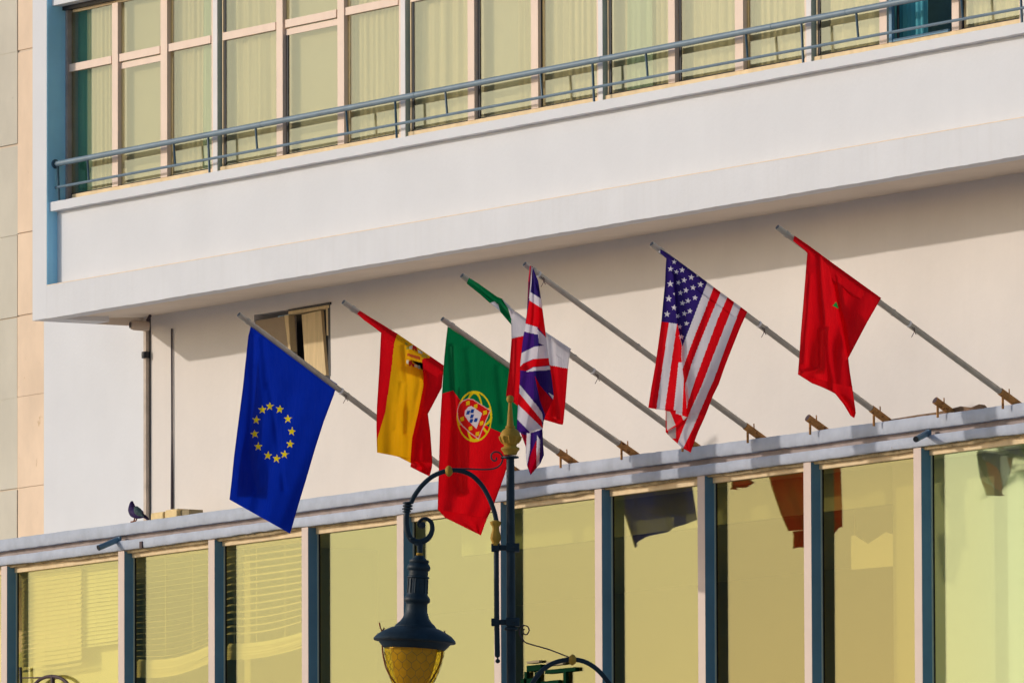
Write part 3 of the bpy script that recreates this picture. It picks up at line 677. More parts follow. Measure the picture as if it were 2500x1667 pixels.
def flag(name, label, key, conv, nets, paint, creases, waves, part=None):
    """nets: list of (rows, depth, cell) where rows = [(L, R)...] outline pairs from top to bottom; conv maps sheet units to the survey"""
    X0 = holders[key]; V = []; Fc = []; C = []
    over = key in ('sp', 'it', 'us', 'mo', 'uk'); pb = POLE[key][1]; pd = POLE[key][0]-pb
    if over: X0 += .055
    for rows, dep, cell in nets:
        # densify
        Ls = [r[0] for r in rows]; Rs = [r[1] for r in rows]
        lens = [max(math.dist(Ls[i], Ls[i+1]), math.dist(Rs[i], Rs[i+1])) for i in range(len(rows)-1)]
        LL = []; RR = []
        for i in range(len(rows)-1):
            k = max(1, int(lens[i]/cell))
            for j in range(k):
                t = j/k
                LL.append((Ls[i][0]+(Ls[i+1][0]-Ls[i][0])*t, Ls[i][1]+(Ls[i+1][1]-Ls[i][1])*t))
                RR.append((Rs[i][0]+(Rs[i+1][0]-Rs[i][0])*t, Rs[i][1]+(Rs[i+1][1]-Rs[i][1])*t))
        LL.append(Ls[-1]); RR.append(Rs[-1])
        wmax = max(math.dist(a, b) for a, b in zip(LL, RR)); nc = max(2, int(wmax/cell)); n0 = len(V)
        for j, (l, r) in enumerate(zip(LL, RR)):
            for i in range(nc+1):
                s_ = i/nc; x_ = l[0]+(r[0]-l[0])*s_; y_ = l[1]+(r[1]-l[1])*s_
                off = dep+1.35*waves(x_, y_, s_, j/(len(LL)-1))
                for pl, amt, wd in creases: off += amt*math.exp(-(dist_seg(x_, y_, pl)/wd)**2)
                pt_ = onX(*conv(x_, y_), X0+off)
                if over:
                    dd_ = abs((pt_.y-pb.y)*pd.z-(pt_.z-pb.z)*pd.y)/math.hypot(pd.y, pd.z)
                    lo_ = holders[key]+.05*min(1, max(0, (.20-dd_)/.08))-.3*min(1, max(0, (dd_-.12)/.1))
                    if X0+off < lo_: pt_ = onX(*conv(x_, y_), lo_)
                V.append(tuple(pt_))
        for j in range(len(LL)-1):
            for i in range(nc):
                a0 = n0+j*(nc+1)+i; Fc.append((a0, a0+1, a0+nc+2, a0+nc+1))
                l, r = LL[j], RR[j]; l2, r2 = LL[j+1], RR[j+1]; s_ = (i+.5)/nc
                xc = (l[0]+(r[0]-l[0])*s_+l2[0]+(r2[0]-l2[0])*s_)/2; yc = (l[1]+(r[1]-l[1])*s_+l2[1]+(r2[1]-l2[1])*s_)/2
                cc_ = paint(xc, yc); hm_ = .80 if (s_ > .982 or s_ < .018) else 1.0
                C.append(tuple(q_*hm_ for q_ in cc_)+(1,))
    me = bpy.data.meshes.new(name)
    org = Vector((X0, min(v[1] for v in V), min(v[2] for v in V)))
    me.from_pydata([tuple(Vector(v)-org) for v in V], [], Fc)
    at = me.color_attributes.new('print', 'FLOAT_COLOR', 'CORNER')
    arr = np.repeat(np.array(C, dtype=np.float32), 4, axis=0); at.data.foreach_set('color', arr.ravel())
    me.polygons.foreach_set('use_smooth', [True]*len(me.polygons)); me.materials.append(CLOTH); me.update()
    o = bpy.data.objects.new(name, me); o.location = org; link(o)
    tag(o, label, 'flag', 'flags on the slanting poles'); return o
RED = (.74, .003, .010); WHITE = (.72, .70, .78); GREEN = (.0, .17, .055); BLUE = (.001, .024, .42); YEL = (.82, .66, .01)
PURP = (.055, .012, .20); NAVY = (.03, .015, .16); GOLD = (.85, .44, .005)
def star(cx, cy, r, rot=0.0, sx=1.0):
    return [(cx+sx*(r if i % 2 == 0 else r*.40)*math.sin(rot+i*math.pi/5), cy-(r if i % 2 == 0 else r*.40)*math.cos(rot+i*math.pi/5)) for i in range(10)]
nowave = lambda x, y, s, t: 0.0

# blue flag with twelve stars
eu_st = [star(x, y, 29, r, .95) for (x, y), r in zip([(401, 737), (463, 755), (513, 815), (537, 893), (527, 970), (492, 1033), (443, 1060), (390, 1040), (330, 985), (308, 908), (318, 822), (355, 758)],
          [.05, .12, .0, .12, .1, .1, .1, .1, .0, -.12, .1, .0])]
def p_eu(x, y):
    if 270 < x < 575 and 700 < y < 1095:
        for s_ in eu_st:
            if abs(x-s_[0][0]) < 36 and inpoly(x, y, s_): return YEL
    return BLUE
w_eu = lambda x, y, s, t: .05*math.sin(s*5.0+t*1.2)*t+.022*math.sin(s*13+2*t)*t+.02*math.sin(s*23+t*4)*math.sqrt(max(t, 0))*.5
eu_rows = [((284, 243), (818, 600)), ((268, 305), (797, 665)), ((235, 620), (735, 830)), ((205, 850), (685, 985)), ((180, 1050), (625, 1190)), ((166, 1190), (578, 1345)), ((152, 1312), (527, 1522))]
flag('flag', 'deep blue flag with a ring of twelve yellow stars', 'eu', c5,
     [(eu_rows, .0, 4.2), ([((262, 430), (276, 440)), ((235, 640), (272, 640)), ((200, 900), (282, 900)), ((178, 1100), (300, 1150)), ((163, 1286), (325, 1276))], -.06, 12)],
     p_eu, [([(300, 300), (300, 620), (275, 1000), (320, 1270)], .035, 22), ([(400, 600), (450, 960), (490, 1250)], .02, 18), ([(360, 330), (385, 620)], .02, 20)], w_eu)

# red-yellow-red flag
sp_l = [(1190, 290), (1172, 345), (1150, 520), (1115, 770), (1085, 870), (1064, 940), (1060, 1100)]
sp_r = [(1388, 420), (1340, 450), (1350, 610), (1318, 770), (1280, 930), (1270, 1060), (1272, 1200)]
def p_sp(x, y):
    if inpoly(x, y, [(1262, 368), (1284, 360), (1278, 385), (1262, 384)]) or inpoly(x, y, [(1316, 388), (1330, 396), (1338, 412), (1318, 408)]): return (.7, .72, .66)
    if inpoly(x, y, [(1284, 362), (1300, 360), (1308, 376), (1312, 398), (1300, 396), (1294, 380), (1288, 394), (1280, 388)]): return (.55, .02, .02)
    if inpoly(x, y, [(1245, 452), (1258, 452), (1258, 476), (1245, 474)]) or inpoly(x, y, [(1292, 480), (1314, 484), (1314, 498), (1294, 494)]): return (.75, .75, .66)
    if inpoly(x, y, [(1258, 460), (1276, 455), (1284, 470), (1296, 492), (1284, 496), (1274, 476), (1270, 490), (1260, 488)]): return (.5, .03, .03)
    if inpoly(x, y, [(1316, 480), (1334, 482), (1333, 502), (1326, 512), (1316, 504)]): return (.42, .50, .52)
    if inpoly(x, y, [(1330, 394), (1345, 402), (1342, 414), (1330, 410)]): return (.42, .46, .40)
    if inpoly(x, y, [(1245, 372), (1262, 368), (1260, 384), (1244, 388)]) or inpoly(x, y, [(1238, 340), (1260, 352), (1248, 362), (1236, 354)]): return (.40, .36, .05)
    if inpoly(x, y, [(1250, 408), (1332, 432), (1330, 452), (1250, 426)]): return (.55, .10, .02)
    if inpoly(x, y, [(1338, 418), (1375, 420), (1372, 436), (1340, 434)]): return (.55, .40, .05)
    if y < 440 and x > 1150:      # rolled over the pole: stripe edges cross the pole
        return GOLD if (x-1165 > (y-345)*-.45 and x < 1392-(y-425)*.5 and x > interp_poly(sp_l, y)-2) else RED
    return GOLD if interp_poly(sp_l, y) < x < interp_poly(sp_r, y) else RED
w_sp = lambda x, y, s, t: .05*math.sin(s*6.5+.5)*min(1, max(0, (t-.25)*2))+.02*math.sin(s*17+t*3)*t
sp_rows = [((940, 167), (957, 147)), ((985, 208), (1022, 188)), ((1040, 247), (1100, 235)), ((1088, 284), (1190, 290)), ((1086, 312), (1475, 485)), ((1076, 520), (1463, 622)),
           ((1062, 740), (1377, 785)), ((1059, 860), (1392, 895)), ((1061, 960), (1400, 1010)), ((1063, 1022), (1405, 1085))]
sp_low = [((1063, 1020), (1405, 1083)), ((1190, 1045), (1402, 1110)), ((1272, 1088), (1397, 1135)), ((1268, 1110), (1390, 1160)), ((1330, 1142), (1385, 1168))]
flag('flag', 'red and yellow striped flag with a small coat of arms, partly rolled on its pole', 'sp', c5, [(sp_rows, 0, 3.0), (sp_low, 0, 3.0),
     ([((1178, 430), (1345, 470)), ((1150, 500), (1350, 575))], -.07, 20)], p_sp,
     [([(1235, 370), (1255, 600), (1245, 900)], .05, 22), ([(1342, 460), (1350, 600), (1315, 790), (1278, 950), (1270, 1090)], -.07, 14), ([(1215, 600), (1180, 880)], .03, 16), ([(1088, 284), (1478, 520)], -.03, 22)], w_sp)

# green and red flag with crest
def c6(x, y): return (1000+x/2.3067, 640+y/2.3067)
shield = [(274, 870), (272, 835), (280, 805), (300, 783), (330, 771), (355, 775), (451, 836), (386, 990), (345, 960), (300, 918), (282, 893)]
shield_o = [(269, 870), (267, 833), (276, 801), (298, 778), (330, 766), (357, 770), (457, 834), (388, 998), (342, 965), (296, 923), (277, 896)]
inner = [(309, 862), (311, 838), (330, 814), (348, 809), (408, 850), (376, 938), (330, 893)]
blues = [(353, 838), (330, 846), (351, 867), (347, 893), (373, 888)]
castles = [(328, 793), (372, 811), (425, 846), (405, 906), (382, 966), (343, 935), (296, 882)]
def ell(x, y, cx, cy, rx, ry): return ((x-cx)/rx)**2+((y-cy)/ry)**2
def p_pt(x, y):
    if 255 < x < 472 and 715 < y < 1020:
        if inpoly(x, y, shield):
            if inpoly(x, y, inner):
                for a, b in blues:
                    if abs(x-a+.3*(y-b)) < 9 and abs(y-b) < 11: return (.01, .06, .35)
                return WHITE
            for a, b in castles:
                if abs(x-a) < 10 and abs(y-b+.3*(x-a)) < 11: return (.80, .55, .01)
            return (.66, .01, .01)
        if inpoly(x, y, shield_o): return (.75, .45, .45)
        e = ell(x, y, 365, 868, 100, 144)
        if .86 < e < 1.0: return (.78, .62, .01)
        if e < .9:
            if abs(ell(x, y, 365, 868, 46, 138)-1) < .16 or abs((x-365)*.5+(y-868)) < 9 or abs(ell(x, y, 365, 868, 97, 60)-1) < .17: return (.78, .62, .01)
            if abs((x-365)*1.3-(y-868)) < 11: return (.78, .62, .01)
    bd = [(170, 750), (182, 740), (245, 722), (350, 868), (465, 938), (520, 962), (640, 1020)]
    yb = interp_poly([(b, a) for a, b in bd], x) if x > 170 else 745
    return GREEN if y < yb else RED
pt_rows = [((214, 362), (622, 632)), ((205, 440), (628, 700)), ((195, 540), (622, 790)), ((182, 740), (604, 940)), ((172, 900), (575, 1060)), ((165, 1150), (538, 1190)), ((160, 1300), (480, 1350)), ((158, 1392), (437, 1442))]
pt_low = [((158, 1391), (437, 1441)), ((200, 1438), (428, 1465)), ((300, 1487), (415, 1500)), ((370, 1522), (402, 1537))]
w_pt = lambda x, y, s, t: .045*math.sin(s*5.5+.4)*t+.02*math.sin(s*15+t*3)*t
flag('flag', 'green and red flag with a round yellow crest and shield, hanging behind the lamp post', 'pt', c6, [(pt_rows, 0, 2.8), (pt_low, 0, 3.5), ([((205, 700), (258, 700)), ((180, 900), (266, 900)), ((172, 1200), (262, 1200)), ((168, 1310), (300, 1290))], -.06, 14)], p_pt,
     [([(240, 480), (250, 700), (262, 900), (265, 1200), (285, 1290)], .05, 16), ([(330, 500), (350, 740)], .02, 22), ([(500, 600), (530, 900)], .025, 22)], w_pt)

# green, white and red flag, half rolled
def p_itA(x, y):
    if inpoly(x, y, [(448, 232), (478, 220), (500, 240), (512, 285), (480, 262)]): return WHITE
    if y > -1e9 and inpoly(x, y, [(520, 205), (640, 290), (640, 420), (577, 420), (577, 352), (575, 330), (555, 262), (530, 222)]): return WHITE
    return GREEN
def p_itB(x, y):
    yb = interp_poly([(b, a) for a, b in [(540, 432), (574, 430), (640, 415), (720, 500), (790, 580), (892, 599), (960, 600)]], x)
    return WHITE if y < yb else RED
def p_it(x, y):
    if x < 578 and y < 356 and not (x > 573 and y > 300): return p_itA(x, y)
    return p_itB(x, y)
it_A = [((321, 120), (334, 88)), ((360, 152), (385, 118)), ((400, 184), (430, 150)), ((455, 233), (492, 194)), ((500, 268), (525, 208)), ((545, 320), (562, 245)), ((574, 354), (576, 262))]
it_B = [((568, 262), (910, 488)), ((572, 345), (906, 500)), ((574, 432), (892, 598)), ((562, 600), (880, 760)), ((543, 752), (866, 905))]
it_C = [((543, 751), (866, 904)), ((612, 812), (862, 915)), ((755, 886), (845, 913))]
w_it = lambda x, y, s, t: .04*math.sin(s*6)*t+.02*math.sin(s*14+1)*t
flag('flag', 'green, white and red flag with its green part rolled round the pole', 'it', c6, [(it_A, .05, 3.5), (it_B, 0, 4.2), (it_C, 0, 4.2)], p_it,
     [([(330, 105), (500, 215), (560, 300)], .05, 18), ([(800, 430), (830, 880)], .03, 18), ([(600, 440), (590, 780)], .03, 14)], w_it)

# narrow folded flag with crosses
UK = [([(676, 15), (692, 20), (690, 90), (676, 172), (664, 250), (662, 180), (668, 80)], (.20, .01, .08)),
      ([(677, 20), (683, 20), (672, 110), (668, 110)], (.7, .02, .05)),
      ([(684, 24), (692, 30), (686, 120), (676, 205), (672, 205), (680, 120)], WHITE),
      ([(680, 168), (739, 205), (747, 262), (674, 215)], WHITE), ([(674, 215), (747, 262), (770, 425), (720, 365), (653, 345)], RED),
      ([(651, 345), (720, 366), (722, 408), (645, 391)], WHITE), ([(722, 380), (769, 425), (778, 480), (755, 468), (728, 455)], WHITE),
      ([(630, 512), (700, 476), (757, 468), (778, 478), (786, 540), (690, 547), (640, 570), (621, 590)], WHITE),
      ([(621, 590), (640, 570), (700, 546), (786, 539), (791, 582), (700, 588), (655, 612), (621, 608)], RED),
      ([(655, 614), (700, 590), (792, 583), (794, 606), (705, 612), (660, 618)], WHITE),
      ([(780, 733), (812, 752), (810, 775)], WHITE),
      ([(705, 640), (735, 695), (806, 776), (765, 862), (735, 782)], (.50, .0, .01)),
      ([(620, 690), (722, 812), (747, 852), (752, 905), (740, 885), (618, 738)], WHITE),
      ([(616, 735), (742, 888), (752, 936), (609, 798)], RED), ([(609, 798), (752, 938), (682, 962), (603, 880)], WHITE),
      ([(660, 962), (682, 960), (677, 1070), (659, 1150), (655, 1110)], WHITE), ([(676, 1095), (714, 1000), (720, 1165), (684, 1197), (663, 1150)], (.45, 0, .02)),
      ([(718, 975), (735, 1000), (731, 1130), (716, 1165), (714, 1060)], WHITE), ([(620, 962), (660, 975), (656, 1042), (625, 1000)], (.40, 0, .03))]
def p_uk(x, y):
    for P_, c in reversed(UK):
        if inpoly(x, y, P_): return c
    return NAVY if x > 700 or y < 300 else PURP
uk_rows = [((677, 20), (692, 24)), ((667, 110), (725, 108)), ((664, 200), (740, 205)), ((660, 290), (752, 290)), ((646, 380), (765, 390)), ((635, 460), (775, 478)), ((623, 580), (786, 560)), ((622, 645), (800, 650)),
           ((618, 705), (812, 748)), ((613, 760), (807, 775)), ((610, 810), (765, 862)), ((606, 880), (755, 895)), ((602, 962), (750, 937))]
uk_low = [((622, 955), (748, 935)), ((655, 1040), (752, 1020)), ((655, 1110), (757, 1085)), ((663, 1150), (738, 1130)), ((680, 1197), (685, 1194))]
w_uk = lambda x, y, s, t: .06*math.sin(s*5+t*3)+.03*math.sin(s*12+t*7)
flag('flag', 'narrow bunched flag with white and red crosses on purple blue, hanging from the pole tip', 'uk', c6, [(uk_rows, .02, 3.0), (uk_low, -.06, 3.0)], p_uk,
     [([(720, 360), (725, 460), (705, 620), (730, 760), (750, 900)], -.06, 14), ([(625, 610), (700, 600), (790, 590)], .05, 16), ([(602, 955), (750, 930)], .05, 16)], w_uk)

# stars and stripes
def c7(x, y): return (1550+x/2.614, 540+y/2.614)
us_st = [star(*q) for q in [(251, 260, 17, .1), (228, 305, 20, .1), (265, 324, 17, .2), (302, 312, 20, .05), (342, 297, 9, 0), (360, 358, 21, .1), (400, 349, 10, .2), (419, 404, 21, .1), (314, 377, 20, .1), (278, 392, 17, .3), (226, 400, 23, .0), (372, 424, 20, .1),
        (326, 441, 20, .1), (291, 458, 19, .1), (216, 494, 23, .1), (250, 463, 11, .3), (384, 489, 20, .1), (339, 508, 19, .1), (304, 523, 19, .1), (251, 552, 21, .1), (206, 593, 23, .1), (275, 606, 17, .4), (351, 573, 19, .1), (316, 589, 19, .1),
        (329, 652, 19, .1), (287, 674, 17, .1), (297, 738, 19, .1)]]
canton = [(160, 120), (205, 200), (462, 390), (395, 560), (345, 690), (302, 802), (290, 740), (272, 655), (168, 640)]
us_b = [  # stripe boundaries of the right half, from the canton edge to the hoist end
    [(462, 390), (395, 560), (345, 690), (302, 802), (298, 830), (290, 860)],
    [(502, 422), (455, 570), (400, 700), (345, 840), (306, 935), (300, 945)],
    [(547, 455), (480, 620), (430, 750), (375, 890), (320, 1040), (316, 1050)],
    [(590, 487), (530, 620), (470, 760), (410, 950), (330, 1145), (326, 1150)],
    [(633, 517), (565, 690), (487, 880), (430, 1030), (355, 1200), (330, 1262), (250, 1385), (244, 1400)],
    [(675, 548), (600, 710), (540, 870), (487, 1010), (400, 1190), (330, 1330), (272, 1420)],
    [(700, 560), (718, 578), (655, 720), (575, 925), (480, 1100), (400, 1290), (306, 1450)]]
us_b[6] = [(676, 548), (625, 680), (560, 860), (500, 1020), (430, 1180), (370, 1320), (306, 1452)]
us_b[5] = [(633, 517), (570, 680), (487, 890), (430, 1040), (360, 1195), (305, 1330), (272, 1418)]
us_b[4] = [(590, 487), (530, 620), (445, 850), (390, 1000), (340, 1150), (331, 1200), (331, 1262)]
us_b[3] = [(547, 455), (490, 590), (420, 760), (365, 900), (322, 1040), (321, 1060)]
us_b[2] = [(502, 422), (440, 590), (390, 710), (345, 830), (306, 940), (304, 950)]
us_b[1] = [(462, 390), (395, 560), (345, 690), (302, 802), (296, 830)]
foldx = [(240, 230), (248, 400), (262, 560), (272, 655), (300, 800), (296, 860), (305, 950), (320, 1060), (330, 1160), (333, 1245), (262, 1310), (200, 1345)]
def p_us(x, y):
    for s_ in us_st:
        if abs(x-s_[0][0]) < 26 and abs(y-s_[0][1]-20) < 50 and inpoly(x, y, s_): return WHITE
    if inpoly(x, y, canton): return NAVY
    if y > 1208 and x < 335 and inpoly(x, y, [(194, 1205), (335, 1250), (262, 1310), (197, 1345)]):
        if inpoly(x, y, [(200, 1210), (225, 1215), (260, 1300), (205, 1335)]): return (.66, .62, .60)
        if inpoly(x, y, [(295, 1235), (335, 1247), (325, 1272), (308, 1268)]): return (.66, .62, .60)
        return RED
    if y > 1240 and inpoly(x, y, [(197, 1335), (262, 1300), (262, 1385), (235, 1385), (200, 1355)]):
        return (.5, .42, .42) if x > 212 else RED
    if y >= 1205 and x < 262: return RED
    if x < interp_poly(foldx[3:10], y) and y > 600 and y < 1260:
        t = (y-640)/560
        L = [170+(85-170)*t, 218+(137-218)*t, 270+(191-270)*t, 305+(248-305)*t, 330+(303-330)*t]
        if x < L[1]: return RED
        if x < L[2]: return WHITE
        if x < L[3]: return RED
        return WHITE if x < L[4] and y > 900 else RED
    if y > 1258: return RED if x < interp_poly(us_b[5], y) else (WHITE if x < interp_poly(us_b[6], y) else RED)
    k = 0
    for b in us_b[1:]:
        if x > interp_poly(b, y): k += 1
    return (RED, WHITE, RED, WHITE, RED, WHITE, RED)[k] if k else WHITE
us_b2 = us_b
us_rows = [((150, 195), (166, 180)), ((200, 238), (207, 204)), ((196, 300), (340, 300)), ((192, 400), (718, 578)), ((180, 520), (672, 680)), ((169, 640), (620, 810)), ((150, 780), (575, 925)), ((130, 920), (535, 1040)),
           ((105, 1060), (500, 1110)), ((85, 1190), (458, 1220)), ((135, 1199), (452, 1235))]
us_rows2 = [((135, 1198), (452, 1234)), ((196, 1206), (446, 1250)), ((196, 1345), (405, 1340)), ((235, 1385), (388, 1385)), ((305, 1448), (366, 1448)), ((340, 1466), (356, 1476))]
w_us = lambda x, y, s, t: .045*math.sin(s*6+1)*t+.015*math.sin(s*18+t*4)*t
flag('flag', 'stars and stripes flag with a deep fold, left of the plain red one', 'us', c7, [(us_rows, 0, 3.6), (us_rows2, 0, 3.6)], p_us,
     [(foldx[:10], -.07, 13), ([(330, 1250), (262, 1310), (200, 1345)], -.05, 10), ([(215, 260), (200, 620), (150, 1180)], .03, 25), ([(470, 560), (380, 900)], .02, 24)], w_us)

# plain red flag with a small green triangle
def p_mo(x, y):
    if inpoly(x, y, [(1260, 541), (1286, 513), (1299, 556)]): return (.0, .30, .06)
    return (.74, .003, .010)
mo_rows = [((1010, 127), (1018, 92)), ((1085, 187), (1110, 155)), ((1100, 205), (1255, 262)), ((1095, 260), (1572, 490)), ((1075, 520), (1480, 650)), ((1058, 720), (1362, 874)), ((1050, 850), (1372, 960)), ((1040, 978), (1388, 1060))]
mo_low = [((1040, 977), (1388, 1059)), ((1130, 1034), (1398, 1130)), ((1262, 1080), (1408, 1200)), ((1335, 1172), (1410, 1225)), ((1375, 1240), (1400, 1256))]
w_mo = lambda x, y, s, t: .05*math.sin(s*7+.3)*t+.02*math.sin(s*16+t*2)*t
flag('flag', 'plain red flag with a small green emblem, rightmost of the row', 'mo', c7, [(mo_rows, 0, 4.0), (mo_low, 0, 4.0), ([((1100, 640), (1180, 660)), ((1070, 800), (1190, 820)), ((1050, 965), (1185, 945))], -.07, 14)], p_mo,
     [([(1252, 262), (1275, 420), (1296, 550), (1330, 690), (1362, 870)], -.09, 12), ([(1180, 220), (1195, 500), (1230, 800), (1262, 1080)], .05, 20), ([(1185, 700), (1188, 940), (1060, 968)], .04, 14), ([(1110, 350), (1080, 900)], .03, 20)], w_mo)

# ------------------------------------------------------------------ street lamp (nearer the camera than the building)
LD = 80.0; PXM = F/LD
def c2(x, y): return (850+x/2.766, 1100+y/2.766)
RIGHT = Vector((RM @ np.array([1., 0, 0]))); RIGHT.z = 0; RIGHT.normalize()
NRM = Vector((FWD[0], FWD[1], 0)).normalized()
LP0 = Vector(CAMP)+Vector(ray(1247, 1400))*LD
def L(px, py):                      # point on the vertical plane of the lamp
    d = Vector(ray(px, py)); t = (LP0-Vector(CAMP)).dot(NRM)/d.dot(NRM); return Vector(CAMP)+d*t
def L2(x, y): return L(*c2(x, y))
def rr(v): return v/2.766/PXM       # sheet units to metres
LB = empty('street_lamp', Vector((LP0.x, LP0.y, 0)), 'dark green iron street lamp with gold finial and curved arms in front of the flags', 'street lamp')
ztop = L2(1103, 38).z
MB().tube([(LP0.x, LP0.y, 0), (LP0.x, LP0.y, L2(1103, 1200).z), (LP0.x, LP0.y, ztop)], [rr(36), rr(31), rr(27)], 20).build('pole', M['lamp'], LB, smooth=True)
MB().lathe([(rr(45), 0), (rr(58), rr(3)), (rr(58), rr(12)), (rr(48), rr(16))], (LP0.x, LP0.y, L2(1103, 52).z), seg=20).build('collar', M['lamp'], LB, smooth=True)
f98 = lambda v: v/9.8/PXM
zf = lambda y: L(1247, 950+y/9.8).z
prof = [(150, 1570), (165, 1530), (175, 1500), (215, 1455), (228, 1430), (215, 1400), (160, 1375), (145, 1350), (165, 1320), (215, 1250), (245, 1160), (250, 1120), (240, 1090), (225, 1040), (180, 980), (130, 945), (105, 935), (118, 905), (112, 885), (85, 868), (74, 780), (60, 600), (45, 420), (36, 320), (60, 312), (80, 280), (88, 235), (80, 190), (60, 160), (20, 146), (1, 145)]
pr = [(f98(r), zf(y)-zf(1570)) for r, y in prof]
MB().lathe(pr, (LP0.x, LP0.y, zf(1570)), seg=28).build('finial', M['gold'], LB, smooth=True)
# leaf relief on the finial ball
lf = MB()
for i in range(10):
    a = i*2*math.pi/10; c = Vector((math.cos(a), math.sin(a), 0)); r0 = f98(246)
    lf.tube([Vector((LP0.x, LP0.y, zf(1130)))+c*r0*1.0, Vector((LP0.x, LP0.y, zf(1200)))+c*r0*.97, Vector((LP0.x, LP0.y, zf(1290)))+c*r0*.80], [.012, .010, .004], 6)
lf.build('leaf_relief', M['gold'], LB, smooth=True)
def arm(pts, r, name='arm', m='lamp', seg=12):
    return MB().tube(spin([L2(*p) for p in pts], 6), r, seg).build(name, M[m], LB, smooth=True)
arm([(1002, 480), (985, 405), (950, 315), (900, 230), (830, 163), (745, 133), (660, 137), (575, 170), (505, 228), (450, 300), (425, 350)], rr(16))
arm([(407, 352), (396, 420), (393, 480), (402, 550), (428, 600), (468, 616), (512, 608), (550, 578), (568, 530), (560, 482), (524, 458), (487, 470), (474, 500), (492, 520)], [rr(20)]*40+[rr(19-.33*i) for i in range(39)])
MB().lathe([(rr(1), -rr(24)), (rr(22), -rr(14)), (rr(24), 0), (rr(22), rr(14)), (rr(1), rr(24))], L2(500, 502), seg=14).build('scroll_ball', M['lamp'], LB, smooth=True)
for (x, y, w, h) in ((405, 352, 38, 8), (402, 372, 34, 9), (400, 392, 36, 8), (396, 410, 30, 6), (432, 592, 26, 8)):
    MB().lathe([(rr(w*.7), -rr(h)), (rr(w), -rr(h*.5)), (rr(w), rr(h*.5)), (rr(w*.7), rr(h))], L2(x, y), seg=18).build('ring_moulding', M['lamp'], LB, smooth=True)
def bulb(x, y, ax=None):
    MB().lathe([(rr(10), -rr(27)), (rr(25), -rr(20)), (rr(36), -rr(7)), (rr(38), 0), (rr(36), rr(7)), (rr(25), rr(20)), (rr(10), rr(27))], L2(x, y), ax or RIGHT, 20).build('gold_knob', M['gold'], LB, smooth=True)
bulb(680, 137)
arm([(705, 122), (800, 122), (900, 126), (975, 122), (1018, 104), (1042, 68), (1040, 34), (1018, 12), (990, 8), (968, 26), (968, 52), (985, 68), (1002, 60), (1000, 44)], rr(5.5), 'scroll_rod', 'brown', 8)
MB().tube([L2(1030, 48), L2(1075, 46)], rr(7), 8).build('scroll_rod', M['brown'], LB)
vz = [(20, 470), (40, 480), (38, 495), (24, 515), (26, 540), (37, 575), (38, 595), (30, 612), (26, 620), (32, 628), (34, 640)]
zb_ = L2(997, 640).z
MB().lathe([(rr(r), L2(997, y).z-zb_) for r, y in reversed(vz)], L2(997, 640), seg=24, flute=8, fdep=.16).build('gold_cup', M['gold'], LB, smooth=True)
for y in (655, 1157):
    a = L2(965, y+26); b = L2(1157, y-26); c = (a+b)/2
    def obox(x0, x1, y0, y1, d, name, m='lamp'):
        mb = MB(); p = [L2(x0, y1), L2(x1, y1), L2(x1, y0), L2(x0, y0)]
        mb.v += [v-NRM*d for v in p]+[v+NRM*d for v in p]
        mb.f += [(0, 1, 2, 3), (7, 6, 5, 4), (0, 4, 5, 1), (1, 5, 6, 2), (2, 6, 7, 3), (3, 7, 4, 0)]
        return mb.build(name, M[m], LB, bevel=.006)
    obox(966, 1022, y-26, y+26, rr(26), 'clamp'); obox(1020, 1070, y-18, y+18, rr(16), 'clamp'); obox(1066, 1157, y-30, y+28, rr(36), 'clamp')
    for x in (978, 1122): MB().lathe([(rr(9), 0), (rr(9), rr(10)), (rr(3), rr(14))], L2(x, y)-NRM*rr(26 if x < 1000 else 36), -NRM, 10).build('bolt', M['lamp'], LB)
MB().lathe([(rr(38), 0), (rr(46), rr(6)), (rr(46), rr(16)), (rr(38), rr(22))], (LP0.x, LP0.y, L2(1108, 1212).z), seg=20).build('collar', M['lamp'], LB, smooth=True)
MB().tube([L2(1000, 640), L2(1003, 1100), L2(1008, 1385), L2(1009, 1396)], [rr(18), rr(18), rr(18), rr(6)], 16).build('side_rod', M['lamp'], LB, smooth=True)
MB().lathe([(rr(5), rr(22)), (rr(6), rr(14)), (rr(14), rr(8)), (rr(17), 0), (rr(13), -rr(10)), (rr(1), -rr(16))][::-1], L2(1010, 1418), seg=16).build('drop_ball', M['lamp'], LB, smooth=True)
# lantern
top = L2(482, 700); bot = L2(447, 1320); axis = (bot-top).normalized(); Ls = (bot-top).length/620
MB().tube([L2(472, 612), L2(486, 640), L2(484, 706)], [rr(34), rr(20), rr(16)], 16).build('stem', M['lamp'], LB, smooth=True)
MB().lathe([(rr(20), -rr(8)), (rr(24), 0), (rr(20), rr(8))], top-axis*rr(2), axis, 16).build('stem_ring', M['gold'], LB, smooth=True)
hood = [(14, 4), (32, 10), (36, 22), (52, 34), (66, 38), (68, 50), (62, 60), (74, 72), (80, 88), (76, 104), (66, 112), (64, 145), (74, 150), (76, 158), (66, 164), (66, 200), (68, 262), (74, 278), (86, 292), (90, 306), (88, 318), (74, 330), (72, 340), (76, 390), (90, 430), (108, 455), (132, 476), (140, 486), (142, 492),
        (168, 500), (210, 520), (250, 545), (274, 570), (280, 582), (276, 590), (245, 596), (232, 612), (212, 632), (200, 640), (196, 636)]
MB().lathe([(rr(r), h*Ls) for r, h in hood], top, axis, 40).build('hood', M['lamp'], LB, smooth=True)
fl = MB()
for i in range(12):
    a = i*math.pi/6; u = axis.orthogonal().normalized(); v = axis.cross(u); c = u*math.cos(a)+v*math.sin(a)
    fl.tube([top+axis*165*Ls+c*rr(67), top+axis*262*Ls+c*rr(69)], rr(5), 6)
fl.build('fluting', M['lamp'], LB, smooth=True)
gl = [(202, 632), (200, 660), (192, 710), (176, 770), (155, 830), (130, 880), (98, 925), (60, 955), (20, 968), (1, 970)]
